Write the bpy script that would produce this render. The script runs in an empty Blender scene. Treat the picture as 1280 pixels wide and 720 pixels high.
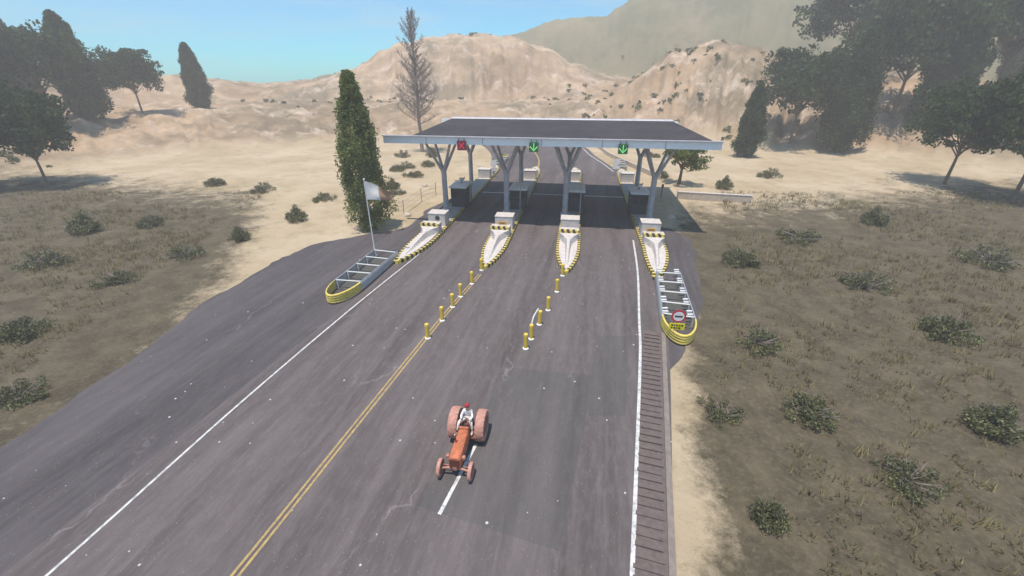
import bpy, bmesh, math, random
from mathutils import Vector, Matrix, noise
random.seed(7)
PI = math.pi
sc = bpy.context.scene
C = sc.collection

# ---------------------------------------------------------------- camera numbers
FPX, PITCH, CAMH = 530.0, math.atan(263/530.0), 16.0
def at(u, v, z=0.0):
    """ground (or height z) point seen at a measured place of the photograph, metres"""
    dx, dz = (u-640)/FPX, (360-v)/FPX
    Y = math.cos(PITCH) + dz*math.sin(PITCH); Z = -math.sin(PITCH) + dz*math.cos(PITCH)
    t = (z-CAMH)/Z
    return Vector((dx*t, Y*t, z))
TA = math.radians(8.5)
def T(X, Y, z=0.0):
    """plaza frame (X across the lanes, Y along them) to world"""
    return Vector((X*math.cos(TA)+Y*math.sin(TA), -X*math.sin(TA)+Y*math.cos(TA), z))

# ---------------------------------------------------------------- materials
def mat(name, base, rough=.8, metal=0, var=.25, scale=3.0, detail=6, bump=0, bscale=None, dirt=None, dscale=.8, damt=.5, stretch=None, spec=None, coat=0):
    m = bpy.data.materials.new(name); m.use_nodes = True
    nt = m.node_tree; N = nt.nodes; L = nt.links
    b = N['Principled BSDF']; b.inputs['Roughness'].default_value = rough; b.inputs['Metallic'].default_value = metal
    if spec is not None: b.inputs['Specular IOR Level'].default_value = spec
    if coat: b.inputs['Coat Weight'].default_value = coat
    tc = N.new('ShaderNodeTexCoord'); mp = N.new('ShaderNodeMapping'); L.new(tc.outputs['Object'], mp.inputs[0])
    if stretch: mp.inputs['Scale'].default_value = stretch
    n1 = N.new('ShaderNodeTexNoise'); n1.inputs['Scale'].default_value = scale; n1.inputs['Detail'].default_value = detail; n1.inputs['Roughness'].default_value = .65
    L.new(mp.outputs[0], n1.inputs['Vector'])
    r = N.new('ShaderNodeValToRGB')
    c = Vector(base)
    r.color_ramp.elements[0].position = .3; r.color_ramp.elements[1].position = .7
    r.color_ramp.elements[0].color = (*(c*(1-var)), 1); r.color_ramp.elements[1].color = (*[min(1, x*(1+var)) for x in c], 1)
    L.new(n1.outputs[0], r.inputs[0]); col = r.outputs[0]
    if dirt:
        n2 = N.new('ShaderNodeTexNoise'); n2.inputs['Scale'].default_value = dscale; n2.inputs['Detail'].default_value = 8; n2.inputs['Roughness'].default_value = .7
        L.new(mp.outputs[0], n2.inputs['Vector'])
        r2 = N.new('ShaderNodeValToRGB'); r2.color_ramp.elements[0].position = .45; r2.color_ramp.elements[1].position = .75
        r2.color_ramp.elements[1].color = (damt,)*3 + (1,)
        L.new(n2.outputs[0], r2.inputs[0])
        mx = N.new('ShaderNodeMix'); mx.data_type = 'RGBA'; L.new(r2.outputs[0], mx.inputs[0]); L.new(col, mx.inputs[6]); mx.inputs[7].default_value = (*dirt, 1)
        col = mx.outputs[2]
    L.new(col, b.inputs['Base Color'])
    if bump:
        bp = N.new('ShaderNodeBump'); bp.inputs['Strength'].default_value = bump; bp.inputs['Distance'].default_value = .02
        n3 = N.new('ShaderNodeTexNoise'); n3.inputs['Scale'].default_value = bscale or scale*6; n3.inputs['Detail'].default_value = 6
        L.new(mp.outputs[0], n3.inputs['Vector']); L.new(n3.outputs[0], bp.inputs['Height']); L.new(bp.outputs[0], b.inputs['Normal'])
    return m

def asphalt(name, base, wear, yaw, speck=True, amt=1.0):
    m = bpy.data.materials.new(name); m.use_nodes = True
    nt = m.node_tree; N = nt.nodes; L = nt.links; b = N['Principled BSDF']
    b.inputs['Roughness'].default_value = .88; b.inputs['Specular IOR Level'].default_value = .25
    tc = N.new('ShaderNodeTexCoord')
    def noise_(scale, sx=1, sy=1, det=5, rough=.6, dist=0):
        r0 = N.new('ShaderNodeMapping'); r0.inputs['Rotation'].default_value = (0, 0, yaw); L.new(tc.outputs['Object'], r0.inputs[0])
        s0 = N.new('ShaderNodeMapping'); s0.inputs['Scale'].default_value = (sx, sy, 1); L.new(r0.outputs[0], s0.inputs[0])
        n = N.new('ShaderNodeTexNoise'); n.inputs['Scale'].default_value = scale; n.inputs['Detail'].default_value = det
        n.inputs['Roughness'].default_value = rough; n.inputs['Distortion'].default_value = dist
        L.new(s0.outputs[0], n.inputs['Vector']); return n.outputs[0], s0.outputs[0]
    def ramp(x, p0, p1, c0=0., c1=1.):
        r = N.new('ShaderNodeMapRange'); r.inputs[1].default_value = p0; r.inputs[2].default_value = p1; r.inputs[3].default_value = c0; r.inputs[4].default_value = c1
        L.new(x, r.inputs[0]); return r.outputs[0]
    def mix(f, a, c, mode='MIX'):
        x = N.new('ShaderNodeMix'); x.data_type = 'RGBA'; x.blend_type = mode
        if isinstance(f, (int, float)): x.inputs[0].default_value = f
        else: L.new(f, x.inputs[0])
        for i, s in ((6, a), (7, c)):
            if isinstance(s, tuple): x.inputs[i].default_value = (*s, 1)
            else: L.new(s, x.inputs[i])
        return x.outputs[2]
    def math_(op, a, c):
        x = N.new('ShaderNodeMath'); x.operation = op
        for i, s in ((0, a), (1, c)):
            if isinstance(s, (int, float)): x.inputs[i].default_value = s
            else: L.new(s, x.inputs[i])
        return x.outputs[0]
    streak, _ = noise_(.55, 1, .05, 4, .55)
    streak2, _ = noise_(1.7, 1, .07, 6, .7)
    blot, _ = noise_(.16, 1, .6, 6, .65, .4)
    grain, _ = noise_(22, 1, .6, 3, .8)
    mid, _ = noise_(3.2, 1, .3, 7, .75)
    bs = Vector(base); lo = tuple(bs*.62); hi = tuple(wear)
    col = mix(ramp(streak, .32, .68), lo, hi)
    col = mix(ramp(blot, .38, .62, 0, .55), col, tuple(bs*.8))
    col = mix(ramp(streak2, .46, .7, 0, .45), col, tuple(Vector(wear)*1.22))
    col = mix(ramp(mid, .45, .72, 0, .4*amt), col, tuple(Vector(wear)*1.35))
    col = mix(ramp(grain, .3, .7, 0, .35), col, tuple(bs*.7))
    # sealed cracks, only here and there
    cn, vec = noise_(.35, 1, .5, 4, .6)
    va = N.new('ShaderNodeVectorMath'); va.operation = 'MULTIPLY_ADD'; L.new(vec, va.inputs[0]); va.inputs[1].default_value = (1, 1, 1)
    dn = N.new('ShaderNodeTexNoise'); dn.inputs['Scale'].default_value = 1.1; dn.inputs['Detail'].default_value = 5; L.new(tc.outputs['Object'], dn.inputs['Vector'])
    sc_ = N.new('ShaderNodeVectorMath'); sc_.operation = 'SCALE'; sc_.inputs['Scale'].default_value = 1.3; L.new(dn.outputs['Color'], sc_.inputs[0]); L.new(sc_.outputs[0], va.inputs[2])
    vc = N.new('ShaderNodeTexVoronoi'); vc.feature = 'DISTANCE_TO_EDGE'; vc.inputs['Scale'].default_value = .16; L.new(va.outputs[0], vc.inputs['Vector'])
    ck = math_('MULTIPLY', ramp(vc.outputs['Distance'], .0, .012, 1, 0), ramp(cn, .54, .64, 0, .45))
    col = mix(ck, col, tuple(Vector(wear)*1.9))
    if speck:
        v = N.new('ShaderNodeTexVoronoi'); v.inputs['Scale'].default_value = 1.35; L.new(tc.outputs['Object'], v.inputs['Vector'])
        sep = N.new('ShaderNodeSeparateColor'); L.new(v.outputs['Color'], sep.inputs[0])
        rad = ramp(sep.outputs[1], 0, 1, .02, .09)
        near = math_('LESS_THAN', v.outputs['Distance'], rad); pick = math_('GREATER_THAN', sep.outputs[0], .45)
        col = mix(math_('MULTIPLY', math_('MULTIPLY', near, pick), .85), col, (.55, .55, .52))
        v2 = N.new('ShaderNodeTexVoronoi'); v2.inputs['Scale'].default_value = 6.5; L.new(tc.outputs['Object'], v2.inputs['Vector'])
        sp2 = N.new('ShaderNodeSeparateColor'); L.new(v2.outputs['Color'], sp2.inputs[0])
        k = math_('MULTIPLY', math_('LESS_THAN', v2.outputs['Distance'], .13), math_('GREATER_THAN', sp2.outputs[0], .72))
        col = mix(math_('MULTIPLY', k, .35), col, (.42, .4, .38))
    L.new(col, b.inputs['Base Color'])
    bp = N.new('ShaderNodeBump'); bp.inputs['Strength'].default_value = .35; bp.inputs['Distance'].default_value = .01
    L.new(grain, bp.inputs['Height']); L.new(bp.outputs[0], b.inputs['Normal'])
    return m

M = {}
M['road'] = asphalt('weathered asphalt', (.108, .090, .087), (.168, .143, .139), math.radians(12))
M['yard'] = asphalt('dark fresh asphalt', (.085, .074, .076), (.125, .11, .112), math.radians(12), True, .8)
M['patch'] = asphalt('asphalt repair', (.104, .094, .09), (.136, .121, .118), math.radians(12), True, .7)
M['white_line'] = mat('worn white road paint', (.62, .61, .58), .7, var=.12, scale=9, dirt=(.15, .14, .145), dscale=3, damt=.95)
M['yellow_line'] = mat('worn yellow road paint', (.42, .29, .10), .7, var=.2, scale=9, dirt=(.12, .11, .11), dscale=4, damt=.9)
M['yellow'] = mat('yellow paint', (.68, .52, .10), .6, var=.15, scale=5, dirt=(.3, .25, .16), dscale=3, damt=.7)
M['yellow_post'] = mat('yellow bollard plastic', (.80, .54, .06), .45, var=.1, scale=5, dirt=(.35, .28, .12), dscale=5, damt=.35)
M['black'] = mat('black paint', (.025, .024, .022), .6, var=.3, scale=8, dirt=(.15, .13, .1), dscale=7, damt=.5)
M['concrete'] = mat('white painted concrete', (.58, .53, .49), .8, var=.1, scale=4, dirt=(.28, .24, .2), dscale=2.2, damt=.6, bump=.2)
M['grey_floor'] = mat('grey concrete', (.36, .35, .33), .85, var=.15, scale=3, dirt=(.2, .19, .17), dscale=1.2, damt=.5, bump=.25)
M['steel'] = mat('galvanised steel', (.52, .54, .55), .42, .55, var=.12, scale=4, dirt=(.3, .26, .22), dscale=2, damt=.35)
M['steel_pale'] = mat('pale grey rung', (.6, .6, .58), .6, .1, var=.12, scale=4, dirt=(.35, .3, .26), dscale=4, damt=.5)
M['dark_soil'] = mat('dark gravel infill', (.075, .075, .07), .95, var=.4, scale=9, dirt=(.14, .12, .1), dscale=2, damt=.5, bump=.5)
M['column'] = mat('grey painted column', (.48, .46, .48), .55, .1, var=.12, scale=2, dirt=(.08, .07, .07), dscale=1.5, damt=.4)
M['beam'] = mat('white fascia', (.92, .90, .88), .6, var=.05, scale=2, dirt=(.74, .71, .68), dscale=1.5, damt=.3, stretch=(1, 1, 4))
M['soffit'] = mat('grey soffit', (.5, .49, .49), .7, var=.1, scale=1)
M['roof'] = mat('dark felt roof', (.05, .045, .048), .9, .0, var=.12, scale=.5, dirt=(.085, .076, .076), dscale=.25, damt=.6, spec=.15)
M['booth'] = mat('dark booth wall', (.06, .06, .065), .5, .1, var=.15, scale=3)
M['booth_roof'] = mat('pale booth roof', (.82, .81, .79), .6, var=.06, scale=3, dirt=(.4, .37, .34), dscale=2, damt=.4)
M['rust'] = mat('rusty orange paint', (.50, .15, .065), .65, .1, var=.25, scale=7, dirt=(.22, .075, .045), dscale=4, damt=.8, bump=.2)
M['rust_tyre'] = mat('dusty rust tyre', (.50, .26, .20), .85, var=.2, scale=9, dirt=(.30, .12, .08), dscale=5, damt=.6, bump=.3)
M['rust_rim'] = mat('pale rusty rim', (.5, .24, .18), .6, .2, var=.2, scale=9, dirt=(.25, .09, .06), dscale=5, damt=.7)
M['rust_dark'] = mat('dark rust', (.2, .06, .035), .75, .1, var=.3, scale=9)
M['black_part'] = mat('black leather', (.03, .028, .026), .6, var=.2, scale=9)
M['skin'] = mat('skin', (.5, .3, .22), .55, var=.06, scale=12)
M['shirt'] = mat('off white shirt', (.84, .80, .76), .85, var=.08, scale=14, bump=.2)
M['trouser'] = mat('pale trousers', (.78, .73, .68), .85, var=.1, scale=14, bump=.2)
M['shoe'] = mat('white shoe', (.6, .56, .52), .6, var=.1, scale=12)
M['hair'] = mat('red hair', (.36, .02, .03), .6, var=.25, scale=30)
M['red'] = mat('sign red', (.55, .02, .05), .4, var=.06, scale=5)
M['sign_white'] = mat('sign white', (.78, .77, .76), .4, var=.04, scale=5, dirt=(.5, .47, .43), dscale=3, damt=.3)
M['sign_yellow'] = mat('sign yellow', (.8, .68, .02), .4, var=.05, scale=5)
M['orange'] = mat('amber board', (.65, .32, .04), .5, var=.12, scale=9)
M['cable'] = mat('weathered wire', (.35, .33, .3), .6, .3, var=.15, scale=4)
M['bark'] = mat('brown bark', (.16, .11, .075), .9, var=.35, scale=6, bump=.5)
M['bare_bark'] = mat('grey dead bark', (.23, .19, .17), .9, var=.25, scale=3, bump=.3)
M['flag_white'] = mat('faded white cloth', (.68, .66, .62), .9, var=.08, scale=5)
M['flag_tan'] = mat('faded brown cloth', (.42, .25, .15), .9, var=.15, scale=5)
M['rock'] = mat('pale rock', (.5, .42, .34), .9, var=.2, scale=3, bump=.5)
M['rumble'] = mat('brown ribbed asphalt', (.125, .095, .088), .9, var=.25, scale=5, dirt=(.16, .13, .11), dscale=2, damt=.6, bump=.3)
M['rumble_edge'] = mat('dusty concrete edging', (.22, .185, .155), .9, var=.2, scale=3, dirt=(.13, .11, .1), dscale=2, damt=.6, bump=.3)

def leaf_mat(name, c0, c1, tr=.25):
    m = bpy.data.materials.new(name); m.use_nodes = True
    nt = m.node_tree; N = nt.nodes; L = nt.links; b = N['Principled BSDF']; b.inputs['Roughness'].default_value = .6; b.inputs['Specular IOR Level'].default_value = .25
    g = N.new('ShaderNodeNewGeometry'); r = N.new('ShaderNodeValToRGB')
    r.color_ramp.elements[0].color = (*c0, 1); r.color_ramp.elements[1].color = (*c1, 1)
    L.new(g.outputs['Random Per Island'], r.inputs[0])
    tc = N.new('ShaderNodeTexCoord'); n = N.new('ShaderNodeTexNoise'); n.inputs['Scale'].default_value = .7; n.inputs['Detail'].default_value = 3; L.new(tc.outputs['Object'], n.inputs['Vector'])
    hs = N.new('ShaderNodeHueSaturation'); L.new(r.outputs[0], hs.inputs['Color'])
    mr = N.new('ShaderNodeMapRange'); mr.inputs[1].default_value = .3; mr.inputs[2].default_value = .7; mr.inputs[3].default_value = .65; mr.inputs[4].default_value = 1.35
    L.new(n.outputs[0], mr.inputs[0]); L.new(mr.outputs[0], hs.inputs['Value'])
    L.new(hs.outputs[0], b.inputs['Base Color'])
    t = N.new('ShaderNodeBsdfTranslucent'); L.new(hs.outputs[0], t.inputs[0])
    mx = N.new('ShaderNodeMixShader'); mx.inputs[0].default_value = tr
    L.new(b.outputs[0], mx.inputs[1]); L.new(t.outputs[0], mx.inputs[2]); L.new(mx.outputs[0], N['Material Output'].inputs[0])
    return m
M['leaf'] = leaf_mat('cypress foliage', (.12, .17, .05), (.36, .38, .13), .6)
M['leaf_dark'] = leaf_mat('dark pine foliage', (.022, .042, .012), (.075, .11, .035), .3)
M['leaf_bush'] = leaf_mat('dusty bush foliage', (.10, .11, .05), (.25, .24, .12))

def glass():
    m = bpy.data.materials.new('tinted booth glass'); m.use_nodes = True
    b = m.node_tree.nodes['Principled BSDF']; b.inputs['Base Color'].default_value = (.03, .035, .04, 1); b.inputs['Roughness'].default_value = .08
    n = m.node_tree.nodes.new('ShaderNodeTexNoise'); n.inputs['Scale'].default_value = 2
    mr = m.node_tree.nodes.new('ShaderNodeMapRange'); mr.inputs[3].default_value = .05; mr.inputs[4].default_value = .2
    m.node_tree.links.new(n.outputs[0], mr.inputs[0]); m.node_tree.links.new(mr.outputs[0], b.inputs['Roughness'])
    return m
M['glass'] = glass()
def lamp_mat(name, col, s):
    m = bpy.data.materials.new(name); m.use_nodes = True
    b = m.node_tree.nodes['Principled BSDF']; b.inputs['Base Color'].default_value = (*col, 1)
    b.inputs['Emission Color'].default_value = (*col, 1); b.inputs['Emission Strength'].default_value = s
    return m
M['lit_green'] = lamp_mat('lit green arrow', (.2, .75, .2), .45)
M['lit_red'] = lamp_mat('lit red cross', (.6, .03, .07), .25)
M['led_green'] = mat('dark green signal face', (.03, .12, .04), .5, var=.2, scale=12)
M['led_red'] = mat('dark red signal face', (.17, .012, .03), .5, var=.2, scale=12)

# ---------------------------------------------------------------- mesh building
class MB:
    def __init__(s): s.v = []; s.f = []; s.mi = []
    def add(s, vs, fs, mi=0):
        o = len(s.v); s.v += [tuple(x) for x in vs]
        for f in fs: s.f.append(tuple(i+o for i in f)); s.mi.append(mi)
    def quad(s, a, b, c, d, mi=0): s.add([a, b, c, d], [(0, 1, 2, 3)], mi)
    def box(s, cx, cy, cz, sx, sy, sz, mi=0, bev=0):
        x, y, z = sx/2, sy/2, sz/2
        if bev <= 0:
            vs = [(cx+i*x, cy+j*y, cz+k*z) for k in (-1, 1) for j in (-1, 1) for i in (-1, 1)]
            s.add(vs, [(0, 2, 3, 1), (4, 5, 7, 6), (0, 1, 5, 4), (2, 6, 7, 3), (0, 4, 6, 2), (1, 3, 7, 5)], mi); return
        bm = bmesh.new(); bmesh.ops.create_cube(bm, size=1)
        for v in bm.verts: v.co = Vector((v.co.x*sx, v.co.y*sy, v.co.z*sz))
        bmesh.ops.bevel(bm, geom=bm.edges[:], offset=bev, segments=2, affect='EDGES', profile=.5)
        bm.verts.index_update()
        s.add([(v.co.x+cx, v.co.y+cy, v.co.z+cz) for v in bm.verts], [tuple(v.index for v in f.verts) for f in bm.faces], mi); bm.free()
    def tube(s, pts, rad, n=8, mi=0, caps=True):
        pts = [Vector(p) for p in pts]
        if isinstance(rad, (int, float)): rad = [rad]*len(pts)
        rings = []
        up = Vector((0, 0, 1))
        for i, p in enumerate(pts):
            d = (pts[min(i+1, len(pts)-1)]-pts[max(i-1, 0)])
            if d.length < 1e-6: d = Vector((0, 0, 1))
            d.normalize()
            a = d.cross(up if abs(d.z) < .95 else Vector((1, 0, 0))).normalized(); b = d.cross(a)
            rings.append([p + (a*math.cos(2*PI*k/n) + b*math.sin(2*PI*k/n))*rad[i] for k in range(n)])
        vs = [v for r in rings for v in r]; fs = []
        for i in range(len(pts)-1):
            for k in range(n):
                fs.append((i*n+k, i*n+(k+1) % n, (i+1)*n+(k+1) % n, (i+1)*n+k))
        if caps: fs.append(tuple(range(n))[::-1]); fs.append(tuple((len(pts)-1)*n+k for k in range(n)))
        s.add(vs, fs, mi)
    def lathe(s, prof, n=24, axis='z', c=(0, 0, 0), mi=0):
        """prof: list of (radius, height)"""
        vs = []
        for r, h in prof:
            for k in range(n):
                a = 2*PI*k/n; x, y = r*math.cos(a), r*math.sin(a)
                p = {'z': (x, y, h), 'x': (h, x, y), 'y': (x, h, y)}[axis]
                vs.append((p[0]+c[0], p[1]+c[1], p[2]+c[2]))
        fs = [(i*n+k, i*n+(k+1) % n, (i+1)*n+(k+1) % n, (i+1)*n+k) for i in range(len(prof)-1) for k in range(n)]
        s.add(vs, fs, mi)
    def build(s, name, mats, parent=None, smooth=False, loc=None, rz=None):
        me = bpy.data.meshes.new(name); me.from_pydata(s.v, [], s.f)
        if not isinstance(mats, (list, tuple)): mats = [mats]
        for m in mats: me.materials.append(m)
        me.polygons.foreach_set('material_index', s.mi)
        bm = bmesh.new(); bm.from_mesh(me)
        if len(bm.faces) < 20000: bmesh.ops.recalc_face_normals(bm, faces=bm.faces[:])
        bm.to_mesh(me); bm.free()
        if smooth:
            for p in me.polygons: p.use_smooth = True
            me.set_sharp_from_angle(angle=math.radians(42))
        o = bpy.data.objects.new(name, me); C.objects.link(o)
        if parent: o.parent = parent
        if loc is not None: o.location = loc
        if rz is not None: o.rotation_euler = (0, 0, rz)
        return o

def tag(o, label=None, cat=None, group=None, kind=None):
    if label: o['label'] = label
    if cat: o['category'] = cat
    if group: o['group'] = group
    if kind: o['kind'] = kind
    return o
def empty(name, loc=(0, 0, 0), rz=0, label=None, cat=None, group=None):
    o = bpy.data.objects.new(name, None); C.objects.link(o); o.location = loc; o.rotation_euler = (0, 0, rz); o.empty_display_size = .3
    return tag(o, label, cat, group)
def children(o): return [x for x in bpy.data.objects if x.parent == o]
def copy_tree(o, parent=None):
    c = o.copy(); C.objects.link(c)
    if parent: c.parent = parent
    for ch in children(o): copy_tree(ch, c)
    return c
def put(o, loc, rz=0, sc_=1): o.location = loc; o.rotation_euler = (0, 0, rz); o.scale = (sc_,)*3; return o
TRZ = -TA                      # rotation of things aligned with the plaza

# ---------------------------------------------------------------- terrain
def prof(pts):
    out = []
    for u, v in pts:
        dx, dz = (u-640)/FPX, (360-v)/FPX
        Y = math.cos(PITCH) + dz*math.sin(PITCH); Z = -math.sin(PITCH) + dz*math.cos(PITCH)
        out.append((math.atan2(dx, Y), Z/math.hypot(dx, Y)))
    return sorted(out)
def interp(p, a):
    if a <= p[0][0]: return p[0][1]
    for (a0, e0), (a1, e1) in zip(p, p[1:]):
        if a <= a1:
            t = (a-a0)/(a1-a0); t = t*t*(3-2*t); return e0+(e1-e0)*t
    return p[-1][1]
LA = prof([(-300, 96), (0, 92), (200, 96), (330, 108), (400, 102), (438, 90), (455, 80), (480, 64), (500, 56), (540, 51), (560, 46), (600, 45), (640, 48), (680, 62), (720, 82), (760, 97), (800, 106), (900, 112)])
LB = prof([(300, 112), (500, 82), (600, 52), (640, 44), (680, 32), (700, 26), (720, 22), (757, 21), (770, 13), (795, -2), (842, -25), (950, -45), (1100, -40), (1280, -20), (1700, 20)])
LC = prof([(700, 130), (755, 120), (775, 112), (800, 97), (820, 84), (842, 66), (900, 56), (980, 70), (1100, 95), (1280, 110), (1700, 110)])
def sm(a, b, x):
    t = max(0., min(1., (x-a)/(b-a))); return t*t*(3-2*t)
def rid(x, y, s, o=5):
    return noise.fractal(Vector((x*s, y*s, 3.1)), 1.0, 2.1, o)
def height(az, r):
    x, y = r*math.sin(az), r*math.cos(az); best = 0; lay = 0; rock = 0
    for k, (L_, r0, r1) in enumerate(((LA, 175, 250), (LB, 270, 370), (LC, 125, 175))):
        H = max(0, CAMH + r1*interp(L_, az))
        w = rid(x, y, .012, 4)*.13
        t = sm(r0, r1, r*(1+w*.35))
        if k == 2: t = t**.75
        h = H*t
        if H > 2:
            gul = 1-abs(noise.fractal(Vector((az*(22 if k != 1 else 14), r*.006, k*9.)), .9, 2.1, 5))*2
            amp = (.10 if k == 1 else (.16 if k == 0 else .3))*H*t*(1-t)*2.2
            h += (gul-.55)*amp + rid(x, y, .03, 6)*(.045 if k == 1 else .05)*H*t*(1-.7*t)
            h += rid(x, y, .10, 6)*1.5*min(t*3, 1) + (.5-abs(rid(x, y, .16, 4)))*1.5*min(t*3, 1)*(.6 if k == 1 else 1) + (abs(rid(x+50, y, .045, 5))-.2)*3.2*t*(1-.6*t if k else 1-.75*t)
        if r > r1: h *= max(.6, 1-(r-r1)/2600)
        if h > best: best = h; lay = k; rock = t
    return max(best, 0), lay, rock
def build_ground():
    azs = []
    a = -180.
    while a < 180:
        azs.append(math.radians(a)); a += .25 if -56 <= a < 56 else 4
    rs = [.5]+[4*i for i in range(1, 33)]
    r = 128.
    while r < 385: r += 1.3 + (r-128)*.012; rs.append(r)
    rs += [390]
    vs, fs, at1, at2, at3 = [], [], [], [], []
    for r in rs:
        for az in azs:
            h, l, k = height(az, r) if r >= 120 and abs(az) < 1.9 else (0, 0, 0)
            vs.append((r*math.sin(az), r*math.cos(az), h)); at1.append(1.0 if l == 1 and h > .1 else 0.0); at2.append(k)
            x_, y_ = r*math.sin(az), r*math.cos(az)
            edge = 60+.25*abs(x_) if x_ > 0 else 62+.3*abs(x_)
            at3.append((1-sm(edge-28, edge+8, y_))*(sm(-1, 3.5, x_-.31*y_-3) if x_ > 0 else sm(15+.35*max(0, y_-20), 26+.35*max(0, y_-20), -x_)))  # weight of the darkening painted on the ground at both sides
    n = len(azs)
    for i in range(len(rs)-1):
        for j in range(n):
            fs.append((i*n+j, i*n+(j+1) % n, (i+1)*n+(j+1) % n, (i+1)*n+j))
    me = bpy.data.meshes.new('ground'); me.from_pydata(vs, [], fs)
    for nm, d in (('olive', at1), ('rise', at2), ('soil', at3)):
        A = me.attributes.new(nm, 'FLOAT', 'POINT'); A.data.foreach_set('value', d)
    for p in me.polygons: p.use_smooth = True
    m = bpy.data.materials.new('dry sandy hills'); m.use_nodes = True; me.materials.append(m)
    nt = m.node_tree; N = nt.nodes; L = nt.links; b = N['Principled BSDF']; b.inputs['Roughness'].default_value = .95; b.inputs['Specular IOR Level'].default_value = .15
    tc = N.new('ShaderNodeTexCoord')
    def nz(s, d=6, ro=.6, sz=1):
        mp = N.new('ShaderNodeMapping'); mp.inputs['Scale'].default_value = (1, 1, sz); L.new(tc.outputs['Object'], mp.inputs[0])
        n_ = N.new('ShaderNodeTexNoise'); n_.inputs['Scale'].default_value = s; n_.inputs['Detail'].default_value = d; n_.inputs['Roughness'].default_value = ro; L.new(mp.outputs[0], n_.inputs['Vector']); return n_.outputs[0]
    def mr(x, a_, b_, c=0., d=1.):
        r_ = N.new('ShaderNodeMapRange'); r_.inputs[1].default_value = a_; r_.inputs[2].default_value = b_; r_.inputs[3].default_value = c; r_.inputs[4].default_value = d; L.new(x, r_.inputs[0]); return r_.outputs[0]
    def mix(f, a_, c):
        x = N.new('ShaderNodeMix'); x.data_type = 'RGBA'; L.new(f, x.inputs[0])
        for i, s in ((6, a_), (7, c)):
            if isinstance(s, tuple): x.inputs[i].default_value = (*s, 1)
            else: L.new(s, x.inputs[i])
        return x.outputs[2]
    def mul(a_, c):
        x = N.new('ShaderNodeMath'); x.operation = 'MULTIPLY'; L.new(a_, x.inputs[0]); L.new(c, x.inputs[1]); return x.outputs[0]
    ol = N.new('ShaderNodeAttribute'); ol.attribute_name = 'olive'; ri = N.new('ShaderNodeAttribute'); ri.attribute_name = 'rise'
    sand = mix(mr(nz(.08), .35, .65), (.42, .325, .20), (.54, .435, .30))
    sand = mix(mr(nz(.35, 8, .7), .5, .7, 0, .55), sand, (.24, .20, .12))
    sand = mix(mr(nz(2.5, 5, .7), .55, .75, 0, .4), sand, (.26, .2, .13))
    rock = mix(mr(nz(.035, 7, .65), .35, .62), (.27, .185, .11), (.54, .39, .255))
    rock = mix(mr(nz(.018, 7, .7), .47, .58, 0, .75), rock, (.15, .125, .08))
    rock = mix(mr(nz(.1, 8, .75, .4), .52, .66, 0, .8), rock, (.62, .49, .38))
    olive = mix(mr(nz(.014, 8, .7), .38, .62), (.13, .13, .065), (.26, .215, .12))
    olive = mix(mr(nz(.04, 8, .75), .56, .64, 0, .65), olive, (.09, .085, .055))
    olive = mix(mr(nz(.02, 6, .7), .6, .7, 0, .8), olive, (.40, .31, .22))
    hill = mix(ol.outputs['Fac'], rock, olive)
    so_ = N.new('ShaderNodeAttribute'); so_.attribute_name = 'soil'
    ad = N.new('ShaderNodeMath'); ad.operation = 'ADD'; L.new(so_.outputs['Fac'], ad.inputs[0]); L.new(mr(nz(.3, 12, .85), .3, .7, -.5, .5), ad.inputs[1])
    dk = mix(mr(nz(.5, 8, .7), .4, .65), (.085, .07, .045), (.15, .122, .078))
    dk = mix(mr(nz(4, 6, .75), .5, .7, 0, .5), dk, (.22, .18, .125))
    sand = mix(mr(ad.outputs[0], .3, .75), sand, dk)  # dimming of the outer sides put into the ground colour
    gz = N.new('ShaderNodeMapRange'); L.new(ri.outputs['Fac'], gz.inputs[0]); gz.inputs[1].default_value = .02; gz.inputs[2].default_value = .2
    col = mix(gz.outputs[0], sand, hill)
    L.new(col, b.inputs['Base Color'])
    bp = N.new('ShaderNodeBump'); bp.inputs['Strength'].default_value = .6; bp.inputs['Distance'].default_value = .8; L.new(nz(.35, 10, .78), bp.inputs['Height']); L.new(bp.outputs[0], b.inputs['Normal'])
    o = bpy.data.objects.new('ground', me); C.objects.link(o); tag(o, kind='structure')
build_ground()

def sheet(name, pts, z, m, kind='structure', tri=True):
    mb = MB(); mb.add([(p[0], p[1], z) for p in pts], [tuple(range(len(pts)))])
    o = mb.build(name, m); 
    bm = bmesh.new(); bm.from_mesh(o.data); bmesh.ops.triangulate(bm, faces=bm.faces[:])
    for f in bm.faces:
        if f.normal.z < 0: f.normal_flip()
    bm.to_mesh(o.data); bm.free()
    if kind: o['kind'] = kind
    return o
def ribbon_mb(mb, pts, w, z, breaks=None, mi=0):
    pts = [Vector((p[0], p[1], 0)) for p in pts]
    L_, R_ = [], []
    for i, p in enumerate(pts):
        d = (pts[min(i+1, len(pts)-1)]-pts[max(i-1, 0)]).normalized(); n = Vector((d.y, -d.x, 0))
        L_.append(p-n*w/2); R_.append(p+n*w/2)
    vs = [(q.x, q.y, z) for q in L_+R_]; n = len(pts)
    mb.add(vs, [(i, i+n, i+1+n, i+1) for i in range(n-1)], mi)
def smooth_line(pts, step=1.0):
    pts = [Vector((p[0], p[1], 0)) for p in pts]; out = []
    P = [pts[0]*2-pts[1]] + pts + [pts[-1]*2-pts[-2]]
    for i in range(1, len(P)-2):
        n = max(2, int((P[i+1]-P[i]).length/step))
        for k in range(n):
            t = k/n; a, b, c, d = P[i-1], P[i], P[i+1], P[i+2]
            out.append(.5*((2*b)+(c-a)*t+(2*a-5*b+4*c-d)*t*t+(3*b-a-3*c+d)*t**3))
    out.append(pts[-1]); return out

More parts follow.
